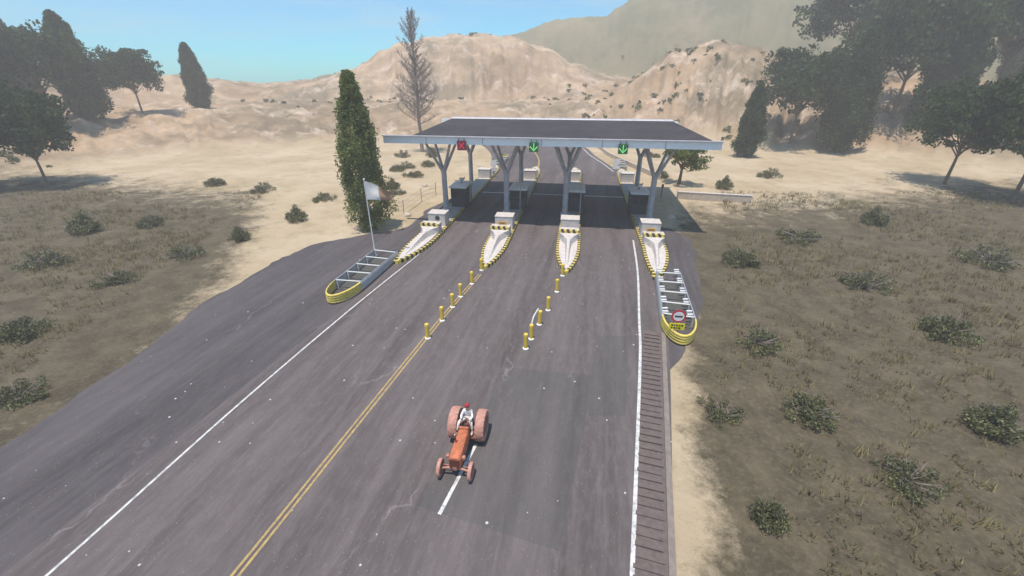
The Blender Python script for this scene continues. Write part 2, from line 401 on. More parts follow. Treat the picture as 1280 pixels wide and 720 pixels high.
# left and right edges of the main carriageway, from far behind the camera to the far bend
right_edge = [(-12, -50), (-3, -22), (3.0, 0), (5.8, 9.02), (10.25, 22.87), (12.4, 31)] + [tuple(T(x, y)[:2]) for x, y in ((8.5, 36), (8.7, 60), (8.4, 80), (6.2, 92), (4, 102), (1.5, 116), (-7, 140), (-25, 166), (-62, 190), (-150, 215))]
left_edge = [(-36, -50), (-27, -22), (-20.9, 0), (-18.6, 8), (-15.9, 18), (-12.9, 29.5)] + [tuple(T(x, y)[:2]) for x, y in ((-16.6, 36), (-16.2, 60), (-16.4, 80), (-18.2, 92), (-21, 104), (-27, 118), (-38, 134), (-60, 148), (-150, 165))]
RE, LE = smooth_line(right_edge, 3), smooth_line(left_edge, 3)
sheet('road', RE + LE[::-1], .020, M['road'])  # lies on the aprons near the plaza
# paved aprons either side of the plaza, with a broken, sandy edge
rj = random.Random(31)
def ragged(pts, amp=.22, step=.6):
    out = []
    for a, b in zip(pts, pts[1:]):
        a, b = Vector((a[0], a[1], 0)), Vector((b[0], b[1], 0)); n = max(1, int((b-a).length/step))
        for k in range(n):
            p = a.lerp(b, k/n); q = noise.noise(p*.35)*amp*2.2+noise.noise(p*1.6)*amp; d = (b-a).normalized(); out.append(p+Vector((d.y, -d.x, 0))*q)
    out.append(Vector((pts[-1][0], pts[-1][1], 0))); return out
el = smooth_line([at(534, 262), at(520, 276), at(505, 285), at(480, 290), at(455, 293), at(438, 297), at(408, 302), at(372, 314), at(320, 340), at(240, 392), at(120, 480), (-27, 2), (-34, -20), (-44, -50)], 2)
yl = ragged(el) + [Vector((-30, -50, 0)), Vector((-20, -22, 0)), Vector((-14, 8, 0)), Vector((-11, 20, 0)), T(-14.5, 28), T(-14.5, 36), T(-14, 66), T(-16, 68)]
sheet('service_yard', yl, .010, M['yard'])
er = smooth_line([T(9.2, 51), T(11, 50.6), at(842, 288), at(862, 300), at(872, 330), at(876, 380), at(866, 415), at(852, 445), (9.2, 20.5)], 1.5)
yr = ragged(er) + [Vector((8.2, 20.4, 0)), T(5.5, 26), T(6, 36), T(7.2, 50)]
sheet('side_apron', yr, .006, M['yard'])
# resurfaced rectangle in the middle lane
sheet('road_patch', [at(520, 632), at(700, 690), at(742, 470), at(640, 460)], .024, M['patch'])
sheet('road_patch', [at(735, 520), at(782, 520), at(786, 420), at(745, 420)], .0265, M['patch'])

mb = MB()
yel = smooth_line([(-16.5, -14), (-12.6, 0), (-10.2, 8), (-8.14, 15.92), (-6.29, 23.05)] + [tuple(at(u, v)[:2]) for u, v in ((560, 389), (600, 343))], 1)
def off(pts, d):
    out = []
    for i, p in enumerate(pts):
        t = (pts[min(i+1, len(pts)-1)]-pts[max(i-1, 0)]).normalized(); out.append(p+Vector((t.y, -t.x, 0))*d)
    return out
ribbon_mb(mb, off(yel, -.12), .11, .030); ribbon_mb(mb, off(yel, .12), .11, .030)
ribbon_mb(mb, smooth_line([T(-7.6, 85.5), T(-8.2, 94), T(-10.5, 106), T(-15, 120)], 1), .3, .03)
o = mb.build('yellow_road_line', M['yellow_line']); tag(o, kind='structure')
mb = MB()
wl = smooth_line([(-8, -30), (-2.5, -14), (1.6, 0), (4.3, 9.02), (8.1, 22), (9.37, 26.94), (11.54, 35.55), (13.3, 44)], 1)
ribbon_mb(mb, wl, .17, .030)
ribbon_mb(mb, smooth_line([T(6.9, 84), T(5.3, 92), T(2.7, 103), T(.3, 116), T(-8, 139)], 1), .2, .03)
ribbon_mb(mb, smooth_line([(-25, -22), (-19.2, 0), (-16.9, 8), (-14.9, 18), (-12.44, 28.5), (-9.79, 38.41), (-9.1, 41)], 1), .12, .03)
ribbon_mb(mb, [(-2.97, 11.4), (-1.75, 15.1)], .16, .03)
ribbon_mb(mb, [(-5.6, 2.2), (-4.3, 6.5)], .16, .03)
for x0, x1 in ((-14.4, -9.1), (-6.4, -1.6), (1.1, 7.1)): mb.quad(T(x0, 64.2, .03), T(x1, 64.2, .03), T(x1, 64.6, .03), T(x0, 64.6, .03))
ribbon_mb(mb, smooth_line([at(664, 408), at(667, 396), at(673, 386)], .2), .10, .03)
o = mb.build('white_road_line', M['white_line']); tag(o, kind='structure')

# rumble strip at the right shoulder
A0, A1 = Vector((1.55, -2, 0)), Vector((9.75, 25.4, 0)); dR = (A1-A0).normalized(); nR = Vector((dR.y, -dR.x, 0))
mb = MB()
def strip(o0, o1, z0, z1, y0, y1, mi=0):
    p = [A0+dR*y0+nR*o0, A0+dR*y0+nR*o1, A0+dR*y1+nR*o1, A0+dR*y1+nR*o0]
    vs = [(q.x, q.y, z0) for q in p]+[(q.x, q.y, z1) for q in p]
    mb.add(vs, [(4, 5, 6, 7), (0, 1, 5, 4), (1, 2, 6, 5), (2, 3, 7, 6), (3, 0, 4, 7)], mi)
SL = (A1-A0).length
strip(-.5, .72, .0, .026, 0, SL)
s = .1
while s < SL-.2: strip(-.46+random.uniform(-.05, .05), .60+random.uniform(-.05, .05), .026, .10+random.uniform(-.02, .02), s, s+random.uniform(.13, .19), 0); s += random.uniform(.42, .48)
strip(.74, 1.0, 0, .075, 0, SL, 1)
tag(mb.build('rumble_strip', [M['rumble'], M['rumble_edge']]), kind='structure')

# ---------------------------------------------------------------- toll islands
def half_w(t, W): return .10 + (W-.10)*(max(0, 1-(1-t)**2))**.75
def stripe_kerb(mb, loop, h, seg=.33, slant=.13, lip=.30):
    """striped kerb wall plus lip along an open polyline; material 0 yellow, 1 black"""
    dense = [loop[0]]; acc = 0
    res = [loop[0]]
    for a, b in zip(loop, loop[1:]):
        d = (b-a).length; t = seg-acc
        while t <= d: res.append(a+(b-a)*(t/d)); t += seg
        acc = (acc+d) % seg
    res.append(loop[-1])
    n = len(res); cen = sum((p for p in res), Vector())/n
    for i in range(n-1):
        a, b = res[i], res[i+1]; t = (b-a)
        if t.length < 1e-4: continue
        inn = Vector((-t.y, t.x, 0)).normalized()
        if inn.dot(Vector((0, a.y, 0))-Vector((a.x, a.y, 0))) < 0 and abs(a.x) > .12: inn = -inn
        k = i % 2
        mb.quad((a.x, a.y, 0), (b.x, b.y, 0), (b.x, b.y, h), (a.x, a.y, h), k)
        mb.quad((a.x, a.y, h), (b.x, b.y, h), (b.x*.999+inn.x*lip, b.y+inn.y*lip, h+.004), (a.x+inn.x*lip, a.y+inn.y*lip, h+.004), k)
def make_island(label, boards=True, disc=False, far=True, board_x=0.0, skew=0.0):
    root = empty('toll_island', label=label, cat='toll island', group='striped concrete toll islands between the lanes')
    W, LN, NO = 1.22, 50.0, 6.5
    def outline(side):
        pts = []
        for i in range(15): t = (i/14)**1.5; pts.append(Vector((side*half_w(t, W), t*NO, 0)))
        for y in (14, 22, 30, 38): pts.append(Vector((side*W, y, 0)))
        for i in range(15): t = 1-(i/14); t = t**1.5; pts.append(Vector((side*half_w(t, W), LN-t*NO, 0)))
        return pts
    mb = MB()
    for s in (-1, 1): stripe_kerb(mb, outline(s), .36)
    mb.box(0, -.02, .19, .34, .16, .38, 0, .03)
    mb.build('kerb', [M['yellow'], M['black']], root)
    # sloping floor inside the kerb
    mb = MB(); rows = []
    L_ = outline(-1); R_ = outline(1)
    def fz(y):
        y = min(y, LN-y)
        return .375 + .13*sm(.3, 8, y) if y < 9.0 else (.505-.13*sm(9, 11, y))
    for a, b in zip(L_, R_): rows.append((a, b))
    dn = []
    for (a, b), (c, d) in zip(rows, rows[1:]):
        n = max(1, int((c.y-a.y)/1.0))
        for k in range(n): dn.append((a.lerp(c, k/n), b.lerp(d, k/n)))
    dn.append(rows[-1])
    for (a, b), (c, d) in zip(dn, dn[1:]):
        near = min((a.y+c.y)/2, LN-(a.y+c.y)/2)
        if near < .35: continue
        def K(p): return math.copysign(max(.01, abs(p.x)-.28), p.x)
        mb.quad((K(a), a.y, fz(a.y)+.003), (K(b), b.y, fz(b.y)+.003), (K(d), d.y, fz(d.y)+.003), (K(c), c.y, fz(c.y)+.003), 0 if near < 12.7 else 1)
        for p, q in ((a, c), (b, d)):     # drop below the kerb top
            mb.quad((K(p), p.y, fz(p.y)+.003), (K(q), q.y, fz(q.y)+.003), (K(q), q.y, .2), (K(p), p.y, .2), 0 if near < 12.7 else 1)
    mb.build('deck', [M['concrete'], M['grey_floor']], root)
    for end in (0, 1):
        def Yf(y): return y if end == 0 else LN-y
        mb = MB()
        st = [(.55, .05, .3), (3, .09, .62), (5.6, .14, .98), (6.5, .20, 1.08), (7.3, .50, 1.11), (8.2, 1.02, 1.14)]
        for (y0, w0, z0), (y1, w1, z1) in zip(st, st[1:]):
            b0, b1 = w0*1.12+.14, min(w1*1.12+.14, 1.04)
            P = lambda x, y, z: (x, Yf(y), z)
            mb.quad(P(-w0, y0, z0), P(w0, y0, z0), P(w1, y1, z1), P(-w1, y1, z1))
            for s in (-1, 1): mb.quad(P(s*w0, y0, z0), P(s*b0, y0, fz(y0)-.02), P(s*b1, y1, fz(y1)-.02), P(s*w1, y1, z1))
        mb.quad(P(-.05, .55, .3), P(.05, .55, .3), P(.17, .55, .2), P(-.17, .55, .2))
        mb.build('ramp_spine', M['concrete'], root)
        mb = MB(); mb.box(0, Yf(8.75), .74, 2.12, 1.1, 1.38, 0, .05); blk = mb.build('buffer_block', M['concrete'], root)
        mb = MB(); yb = Yf(8.19)-.012*(1 if end == 0 else -1)
        zb0, zb1, n = 1.13, 1.44, 7
        x = -1.06; w = 2.12/n
        for i in range(n):
            sl = .14
            a0, a1 = x+i*w, x+(i+1)*w
            c = lambda q: max(-1.06, min(1.06, q))
            mb.quad((a0, yb, zb0), (a1, yb, zb0), (c(a1-sl), yb, zb1), (c(a0-sl), yb, zb1), i % 2)
            mb.quad((c(a0-sl), yb, zb1), (c(a1-sl), yb, zb1), (c(a1-sl), Yf(8.6), zb1+.001), (c(a0-sl), Yf(8.6), zb1+.001), i % 2)
        mb.quad((1.06-sl, yb, zb1), (1.06, yb, zb0), (1.06, yb, zb1), (1.06-sl, yb, zb1), 1)
        mb.build('hazard_band', [M['yellow'], M['black']], blk)
        mb = MB(); mb.box(0, Yf(11.6), 1.0, 2.05, 1.7, 1.6, 0, .04); mb.box(0, Yf(11.6), 1.83, 2.12, 1.78, .06, 0, .02)
        cab = mb.build('equipment_cabinet', M['concrete'], root)
        if end == 0 and disc:
            mb = MB(); mb.lathe([(0, -.03), (.24, -.03), (.27, 0), (.27, .05)], 20, 'y', (.12, 10.72, 1.35)); mb.build('vent_disc', M['black'], cab)
        if end == 0 and boards:
            mb = MB(); mb.box(board_x, 9.0, 1.66, .95, .06, .32, 0, .02); mb.box(board_x, 8.955, 1.66, .62, .02, .09, 1)
            mb.tube([(board_x-.3, 9.0, 1.4), (board_x-.3, 9.0, 1.55)], .03); mb.tube([(board_x+.3, 9.0, 1.4), (board_x+.3, 9.0, 1.55)], .03)
            mb.build('warning_board', [M['orange'], M['black']], root)
    for ch in children(root):
        for q in [ch]+children(ch):
            for v in q.data.vertices:
                if v.co.y < 8: v.co.x += skew*(1-max(0, v.co.y)/8)**1.6
    return root
isl = [(-15.8, 'leftmost toll island with a black disc on its white cabinet, beside the flagpole guardrail', False, True, 0),
       (-7.85, 'toll island with small amber board, its nose at the end of the double yellow line', True, False, .15),
       (-.35, 'middle right toll island with plain white cabinet, between the two green arrow lanes', False, False, 0),
       (8.45, 'rightmost main toll island with oval amber board, ending at the guardrail with the round sign', True, False, -.3)]
ISL = []
for X, lab, b_, d_, bx in isl:
    o = make_island(lab, b_, d_, True, bx, {-15.8: -.6, 8.45: -.8}.get(X, 0)); put(o, T(X, 35.35), TRZ); ISL.append(o)

# ---------------------------------------------------------------- toll booths
def make_booth():
    r = empty('toll_booth', cat='toll booth', group='dark toll booths under the canopy')
    mb = MB(); mb.box(0, 0, .95, 2.2, 3.2, 1.1, 0, .03); mb.box(0, 0, 2.55, 2.2, 3.2, .2, 0, .02)
    for x in (-1.06, 1.06):
        for y in (-1.56, 0, 1.56): mb.box(x, y, 2.0, .09, .09, .95)
    for y in (-1.56, 1.56): mb.box(0, y, 2.0, .07, .07, .95)
    mb.box(0, 0, .33, 2.3, 3.3, .16)
    mb.build('wall', M['booth'], r)
    for (x, y, sx, sy) in ((0, -1.53, 2.05, .02), (0, 1.53, 2.05, .02), (-1.03, 0, .02, 3.05), (1.03, 0, .02, 3.05)):
        mb = MB(); mb.box(x, y, 1.975, sx, sy, .93); mb.build('window', M['glass'], r)
    mb = MB(); mb.box(0, 0, 2.74, 2.62, 3.7, .16, 0, .04); mb.box(0, 0, 2.85, 2.3, 3.3, .06, 0, .02); mb.build('roof', M['booth_roof'], r)
    mb = MB(); mb.box(1.115, .75, 1.38, .03, .85, 2.0, 0); d = mb.build('door', M['column'], r)
    mb = MB(); mb.box(1.15, .45, 1.3, .04, .12, .04); mb.build('handle', M['steel'], d)
    return r
b0 = make_booth()
places = ['on the leftmost island, beside the red cross lane', 'on the second island beside the left green arrow lane', 'on the middle right island behind its twin posts', 'on the rightmost island near the green tree']
for i, X in enumerate((-15.7, -7.65, -.2, 7.8)):
    o = b0 if i == 0 else copy_tree(b0)
    put(o, T(X+.3, 56.2, .03), TRZ); o.scale = (.92, 1.05, 1.08); o['label'] = 'pale roofed dark booth ' + places[i]
# lamps on two of the booth roofs
def make_flood():
    r = empty('floodlight', cat='floodlight', group='white floodlights on booth roofs')
    mb = MB(); mb.tube([(0, 0, 0), (0, 0, .35)], .04); mb.box(0, 0, .02, .25, .25, .04); mb.build('bracket', M['black'], r)
    mb = MB(); mb.box(0, 0, .5, .55, .35, .35, 0, .05); mb.box(.38, .1, .62, .1, .1, .3, 0, .02); mb.build('housing', M['booth'], r)
    mb = MB(); mb.box(0, -.185, .5, .42, .03, .26, 0, .01); mb.build('lens', M['sign_white'], r)
    return r
f0 = make_flood(); put(f0, T(-15.4, 56.6, 3.14), TRZ); f0['label'] = 'small white floodlight on the roof of the leftmost booth'
f1 = copy_tree(f0); put(f1, T(8.1, 56.4, 3.14), TRZ); f1['label'] = 'small white floodlight on the roof of the rightmost booth'
# slim barrier posts next to the third booth and lane barriers
def make_post():
    r = empty('lane_post', cat='post', group='slim grey lane posts')
    mb = MB(); mb.tube([(0, 0, 0), (0, 0, 5.2)], .06, 8); mb.box(0, 0, .03, .3, .3, .06); mb.build('pole', M['column'], r)
    mb = MB(); mb.box(0, -.08, 5.2, .3, .25, .22, 0, .04); mb.tube([(0, 0, 4.9), (0, -.3, 5.15)], .03); mb.build('camera_head', M['steel'], r)
    return r
p0 = make_post(); put(p0, T(.75, 53.4, .26), TRZ); p0['label'] = 'slim grey camera post right of the column on the middle right island'
p1 = copy_tree(p0); put(p1, T(-6.95, 53.6, .26), TRZ); p1['label'] = 'slim grey camera post beside the second booth from left'

# ---------------------------------------------------------------- canopy
X0, X1, Y0, Y1 = -21.7, 14.4, 47.4, 70.0
ZF = 9.78
can = empty('toll_canopy', T(0, 0), TRZ, 'wide dark hipped toll plaza canopy with white front fascia spanning the lanes', 'canopy')
mb = MB(); cx, cy = (X0+X1)/2, (Y0+Y1)/2
mb.box(cx, Y0+.15, ZF, X1-X0, .3, .76); mb.box(cx, Y1-.15, ZF, X1-X0, .3, .76)
mb.box(X0+2.9, cy, ZF-.08, .3, Y1-Y0-.6, .56); mb.box(X1-.45, cy, ZF-.08, .3, Y1-Y0-.6, .56)
mb.build('fascia', M['beam'], can)
mb = MB(); mb.box(cx, Y0-.03, ZF+.43, X1-X0+.1, .42, .09); n = 0
x = X0+5
while x < X1: mb.box(x, Y0-.015, ZF, .07, .04, .74); x += 6.4
mb.build('fascia_trim', M['column'], can)
mb = MB(); mb.box((X0+X1+2.45)/2, cy, ZF-.1, X1-X0-3.7, Y1-Y0-.62, .12)
x = X0+3
while x < X1-.8: mb.box(x+.3, cy, ZF-.24, .25, Y1-Y0-.7, .22); x += 3.86
mb.build('soffit', M['soffit'], can)
mb = MB()
bx0, bx1, by0, by1 = X0+3.1, X1-.65, Y0+.45, Y1-.5; zb = ZF+.36
rx0, rx1, ry, zr = -17.2, 11.6, 60.5, 11.05
mb.add([(bx0, by0, zb), (bx1, by0, zb), (bx1, by1, zb), (bx0, by1, zb), (rx0, ry-.6, zr), (rx1, ry-.6, zr), (rx1, ry+.6, zr), (rx0, ry+.6, zr)],
       [(0, 1, 5, 4), (1, 2, 6, 5), (2, 3, 7, 6), (3, 0, 4, 7), (4, 5, 6, 7)])
mb.box((X0+X1+2.45)/2, cy, ZF+.16, X1-X0-3.68, Y1-Y0-.7, .38)
mb.build('roof', M['roof'], can)
mb = MB()
mb.add([(rx0-.1, ry-.7, zr), (rx1+.1, ry-.7, zr), (rx1+.1, ry+.7, zr), (rx0-.1, ry+.7, zr), (rx0-.1, ry-.6, zr+.12), (rx1+.1, ry-.6, zr+.12), (rx1+.1, ry+.6, zr+.12), (rx0-.1, ry+.6, zr+.12)],
       [(0, 1, 5, 4), (1, 2, 6, 5), (2, 3, 7, 6), (3, 0, 4, 7), (4, 5, 6, 7)])
mb.build('ridge_cap', M['column'], can)
cm = MB()
def col_mb():
    mb = MB()
    mb.tube([(0, 0, .25), (0, 0, 5.4), (0, 0, 5.7)], [.36, .33, .31], 12)
    mb.box(0, 0, .36, 1.05, 1.05, .22, 0, .04)
    for sx in (-1, 1):
        for sy in (-1, 1):
            mb.tube([(0, 0, 5.2), (sx*.45, sy*.5, 6.2), (sx*1.75, sy*1.9, 9.5)], [.27, .19, .14], 10)
    mb.tube([(-1.8, -1.9, 9.42), (1.8, -1.9, 9.42)], .12, 8); mb.tube([(-1.8, 1.9, 9.42), (1.8, 1.9, 9.42)], .12, 8)
    return mb
for X in (-16.75, -8.65, -1.15, 9.3):
    for Y in (53.2, 67.5):
        cm = col_mb(); o = cm.build('column', M['column'], can, True, (X, Y, 0))

# lane signals hung on the fascia
def make_signal(kind):
    r = empty('lane_signal', cat='lane signal', group='square lane signals on the canopy fascia')
    mb = MB(); mb.box(0, 0, 0, 1.0, .14, 1.0, 0, .03); mb.tube([(-.3, 0, .45), (-.3, 0, .75)], .035); mb.tube([(.3, 0, .45), (.3, 0, .75)], .035)
    mb.build('housing', M['led_green' if kind == 'g' else 'led_red'], r)
    mb = MB(); y = -.085
    def bar(a, b, w=.085):
        a, b = Vector(a), Vector(b); d = (b-a).normalized(); n = Vector((-d.y, d.x))*w/2
        mb.quad((a.x-n.x, y, a.y-n.y), (b.x-n.x, y, b.y-n.y), (b.x+n.x, y, b.y+n.y), (a.x+n.x, y, a.y+n.y))
    if kind == 'g': bar((0, .42), (0, -.2), .08); bar((-.40, .08), (.02, -.38)); bar((.40, .08), (-.02, -.38))
    else: bar((-.3, -.3), (.3, .3), .12); bar((-.3, .3), (-.045, .045), .12); bar((.045, -.045), (.3, -.3), .12)
    mb.build('lit_symbol', M['lit_green' if kind == 'g' else 'lit_red'], r)
    return r
s1 = make_signal('r'); put(s1, T(-12.65, 47.26, 9.32), TRZ); s1['label'] = 'dark red square lane signal with a cross, above the leftmost lane'
s2 = make_signal('g'); put(s2, T(-4.7, 47.26, 9.32), TRZ); s2['label'] = 'green down arrow lane signal above the middle lane, left of the other arrow'
s3 = copy_tree(s2); put(s3, T(4.65, 47.26, 9.32), TRZ); s3['label'] = 'green down arrow lane signal above the right lane, right of the other arrow'

# ---------------------------------------------------------------- guardrail ladders
def wbeam(mb, a, b, z, side, mi=0):
    """W section rail between two points, bulging to side"""
    d = (b-a).normalized(); n = Vector((d.y, -d.x, 0))*side
    sec = [(0, -.16), (.02, -.155), (.085, -.11), (.085, -.06), (.02, -.02), (.02, .02), (.085, .06), (.085, .11), (.02, .155), (0, .16)]
    A = [a+n*x+Vector((0, 0, z+h)) for x, h in sec]; B = [b+n*x+Vector((0, 0, z+h)) for x, h in sec]
    k = len(sec); mb.add(A+B, [(i, i+1, i+1+k, i+k) for i in range(k-1)]+[(k-1, 0, k, 2*k-1)], mi)
def make_barrier(L0, L1, R0, R1, label, n=5, cap=True, blocks=False):
    """two rails L0-L1 and R0-R1 (near end first), joined by rungs"""
    r = empty('guardrail', (L0+R0)/2, 0, label, 'guardrail', 'double guardrails with cross rungs at the island noses')
    o = (L0+R0)/2; L0, L1, R0, R1 = L0-o, L1-o, R0-o, R1-o
    for a, b, s in ((L0, L1, 1), (R0, R1, -1)):
        side = 1 if (b-a).normalized().cross(Vector((0, 0, 1))).dot((L0-R0)*(1 if s == 1 else -1)) > 0 else -1
        mb = MB(); wbeam(mb, a, b, .62, side); wbeam(mb, a, b, .26, side); 
        d = (b-a).normalized(); mb.tube([a+Vector((0, 0, .83)), b+Vector((0, 0, .83))], .045, 6)
        mb.build('rail', M['steel'], r)
    for i in range(n):
        t = (i+.15)/(n-.7); a, b = L0.lerp(L1, t), R0.lerp(R1, t)
        mb = MB(); dn = (b-a).normalized()
        mb.tube([a+Vector((0, 0, .80)), b+Vector((0, 0, .80))], .06, 4)
        mb.build('rung', M['steel_pale'], r)
        for q, s in ((a, 1), (b, -1)):
            mb = MB(); c = q+dn*.09*s; mb.box(c.x, c.y, .42, .12, .12, .84, 0)
            mb.build('post', M['steel_pale'], r)
            for e in ((.45, .95) if blocks else ()):
                c2 = q+dn*.25*s+(L1-L0).normalized()*e; mb = MB(); mb.box(c2.x, c2.y, .72, .42, .15, .12, 0); mb.build('spacer_block', M['sign_white'], r)
    mb = MB(); mb.add([(p.x, p.y, .05) for p in (L0, R0, R1, L1)], [(0, 1, 2, 3)])
    mb.build('infill', M['dark_soil'], r)
    if cap:
        # yellow ribbed rounded nose at the near end
        mb = MB(); c = (L0+R0)/2; w = (R0-L0).length/2; ax = (R0-L0).normalized(); fw = -(((L1-L0)+(R1-R0)).normalized())
        N_ = 14; secs = []
        prof_ = [(0, .10), (.07, .16), (.07, .22), (0, .27), (.07, .34), (.07, .42), (0, .47), (.07, .54), (.07, .62), (0, .67), (.07, .74), (.06, .82), (0, .86), (-.06, .86), (-.06, .1), (0, .1)]
        for i in range(N_+1):
            a = PI*i/N_; dirv = ax*(-math.cos(a)) + fw*math.sin(a)*1.0
            e = c+ax*(-math.cos(a))*w + fw*(math.sin(a)**1.15)*2.5
            secs.append([(e.x+dirv.x*x, e.y+dirv.y*x, z) for x, z in prof_])
        k = len(prof_); vs = [v for s_ in secs for v in s_]
        mb.add(vs, [(i*k+j, i*k+j+1, (i+1)*k+j+1, (i+1)*k+j) for i in range(N_) for j in range(k-1)])
        mb.build('crash_cushion', M['yellow'], r, True)
    return r
make_barrier(T(6.75, 27.6), T(7.55, 35.5), T(8.95, 27.3), T(9.5, 35.5), 'grey double guardrail with yellow end behind the round sign, right of the main road', blocks=True)
make_barrier(T(-17.1, 29.4), T(-16.8, 36.6), T(-19.4, 29.4), T(-19.2, 36.9), 'grey double guardrail with yellow end by the flagpole, left of the main road')
make_barrier(T(-16.7, 93.5), T(-16.6, 85), T(-14.9, 93.5), T(-15.0, 85), 'far guardrail beyond the leftmost booth, seen under the canopy', 4)
make_barrier(T(7.6, 93.5), T(7.6, 85), T(9.5, 93.5), T(9.4, 85), 'far guardrail beyond the rightmost booth, seen under the canopy', 4)

# ---------------------------------------------------------------- round signs
def make_sign(face, post_h=.2, flip=False):
    r = empty('round_sign', cat='road sign')
    mb = MB(); mb.tube([(-.12, .04, -.6), (-.12, .04, 1.75)], .035, 8); mb.tube([(.12, .04, -.6), (.12, .04, 1.75)], .035, 8); mb.box(0, .04, 1.0, .3, .04, .05); mb.box(0, .04, 1.6, .3, .04, .05); mb.build('post', M['steel'], r)
    mb = MB()
    if face:
        mb.lathe([(0, .0), (.47, .0), (.47, .03)], 32, 'y', (0, 0, 1.45)); d = mb.build('sign_disc', M['red'], r)
        mb = MB(); mb.lathe([(0, -.006), (.35, -.006)], 32, 'y', (0, 0, 1.45)); mb.box(0, -.012, 1.45, .5, .008, .12, 1); mb.build('sign_face', [M['sign_white'], M['black']], d)
        mb = MB(); mb.box(0, -.01, .68, 1.0, .03, .5, 0, .01); pl = mb.build('sign_plate', M['sign_yellow'], r)
        mb = MB()
        x = -.38
        for w in (.13, .09, .12, .1, .13): mb.box(x+w/2, -.032, .78, w, .008, .12); x += w+.05
        x = -.38
        for w in (.1, .14, .09, .14): mb.box(x+w/2, -.032, .58, w, .008, .12); x += w+.05
        mb.build('lettering', M['black'], pl)
    else:
        mb.lathe([(0, .0), (.47, .0), (.47, .03), (0, .03)], 28, 'y', (0, 0, 1.45)); mb.build('sign_disc', M['sign_white'], r)
        mb = MB(); mb.box(0, -.01, .68, 1.0, .03, .5, 0, .01); mb.build('sign_plate', M['sign_white'], r)
    return r
s = make_sign(True); p = at(846, 408, 1.08); put(s, (p.x, p.y, .4), TRZ, 1); s['label'] = 'red ringed round sign with black bar over a yellow plate at the right guardrail end'
s = make_sign(False); p = at(617, 203, 2.6); put(s, (p.x, p.y, .6), TRZ, 1.25); s['label'] = 'back of a white round sign beyond the leftmost booth, under the canopy'
s = make_sign(False); p = at(771, 201, 2.6); put(s, (p.x, p.y, .6), TRZ, 1.25); s['label'] = 'back of a white round sign beyond the right green arrow, by the road bend'

# ---------------------------------------------------------------- bollards
def make_bollard():
    r = empty('bollard', cat='bollard', group='yellow bollards leading to the island noses')
    mb = MB(); mb.lathe([(.0, .05), (.13, .05), (.135, .4), (.14, .95), (.15, 1.08), (.13, 1.14), (0, 1.15)], 16); mb.build('post', M['yellow_post'], r, True)
    mb = MB(); mb.lathe([(.2, 0), (.2, .05), (.16, .08), (.13, .09)], 16); mb.build('base', M['sign_white'], r, True)
    return r
bo = make_bollard(); bp_ = [(u, v) for u, v in ((535, 423), (553, 401), (566, 384), (576, 371), (590, 355))]
ordn = ['nearest', 'second nearest', 'middle', 'second farthest', 'farthest']
n = 0
for i, (u, v) in enumerate(bp_):
    o = bo if n == 0 else copy_tree(bo); n += 1
    p = at(u, v); put(o, (p.x, p.y, .021), random.uniform(0, 6)); o['label'] = ordn[i]+' yellow bollard of the row standing on the double yellow line'
o = copy_tree(bo); p = at(602, 338); put(o, (p.x, p.y, .021)); o['label'] = 'yellow bollard against the nose of the second toll island from left'
for i, (u, v) in enumerate(((657, 436), (664, 424), (674, 406), (685, 388), (696, 365))):
    o = copy_tree(bo); p = at(u, v); put(o, (p.x, p.y, .021), random.uniform(0, 6))
    o['label'] = ordn[i]+' yellow bollard of the row in the middle of the road'
    if i == 2: o.rotation_euler = (0, math.radians(3), 0)
o = copy_tree(bo); p = at(703, 345); put(o, (p.x, p.y, .021)); o['label'] = 'yellow bollard against the nose of the middle right toll island'

# ---------------------------------------------------------------- flagpole
fl = empty('flagpole', T(-19.35, 37.0), 0, 'thin white leaning flagpole with ragged white and brown flag at the left guardrail', 'flagpole')
mb = MB(); mb.tube([(0, 0, 0), (0, 0, 7.6)], [.06, .04], 10); mb.box(0, 0, .05, .35, .35, .1); mb.build('pole', M['sign_white'], fl, True)
mb = MB(); mb.lathe([(0, 7.7), (.06, 7.67), (.08, 7.6), (.05, 7.55)], 12); mb.build('finial', M['sign_white'], fl, True)
mb = MB(); NX, NZ = 22, 12
grid = []
for i in range(NX+1):
    for j in range(NZ+1):
        s_, t_ = i/NX, j/NZ
        sag = 1.15*s_**1.2; hgt = 1.75*(1-.55*s_)
        if i == NX: sag += random.uniform(-.1, .1)
        grid.append((.05+2.5*s_*(1-.06*math.sin(t_*4)), .22*math.sin(s_*7+t_*2.2)*s_+.12*s_*math.sin(t_*6), 7.45-sag-hgt*t_))
for i in range(NX):
    for j in range(NZ):
        if i > NX-3 and random.random() < .25: continue
        a = i*(NZ+1)+j
        mb.f.append((a, a+NZ+1, a+NZ+2, a+1)); mb.mi.append(0 if i < NX*.48 else 1)
mb.v = grid
mb.build('flag', [M['flag_white'], M['flag_tan']], fl, True)

# wire fence behind the cypress
fe = empty('wire_fence', at(486, 274), 0, 'low sagging wire fence on the sand right of the cypress', 'fence')
F0 = at(486, 274); FP = [at(486, 274)-F0, at(505, 268)-F0, at(527, 252)-F0, at(545, 244)-F0]
for p in FP:
    mb = MB(); mb.tube([p, p+Vector((.05, 0, 1.9))], .05, 6); mb.build('post', M['cable'], fe)
for h in (.7, 1.25, 1.75):
    mb = MB(); mb.tube([q+Vector((0, 0, h-(0.12 if i % 2 else 0))) for i, p in enumerate(FP) for q in ([p] if i == len(FP)-1 else [p, (p+FP[i+1])/2])], .02, 4); mb.build('wire', M['cable'], fe)
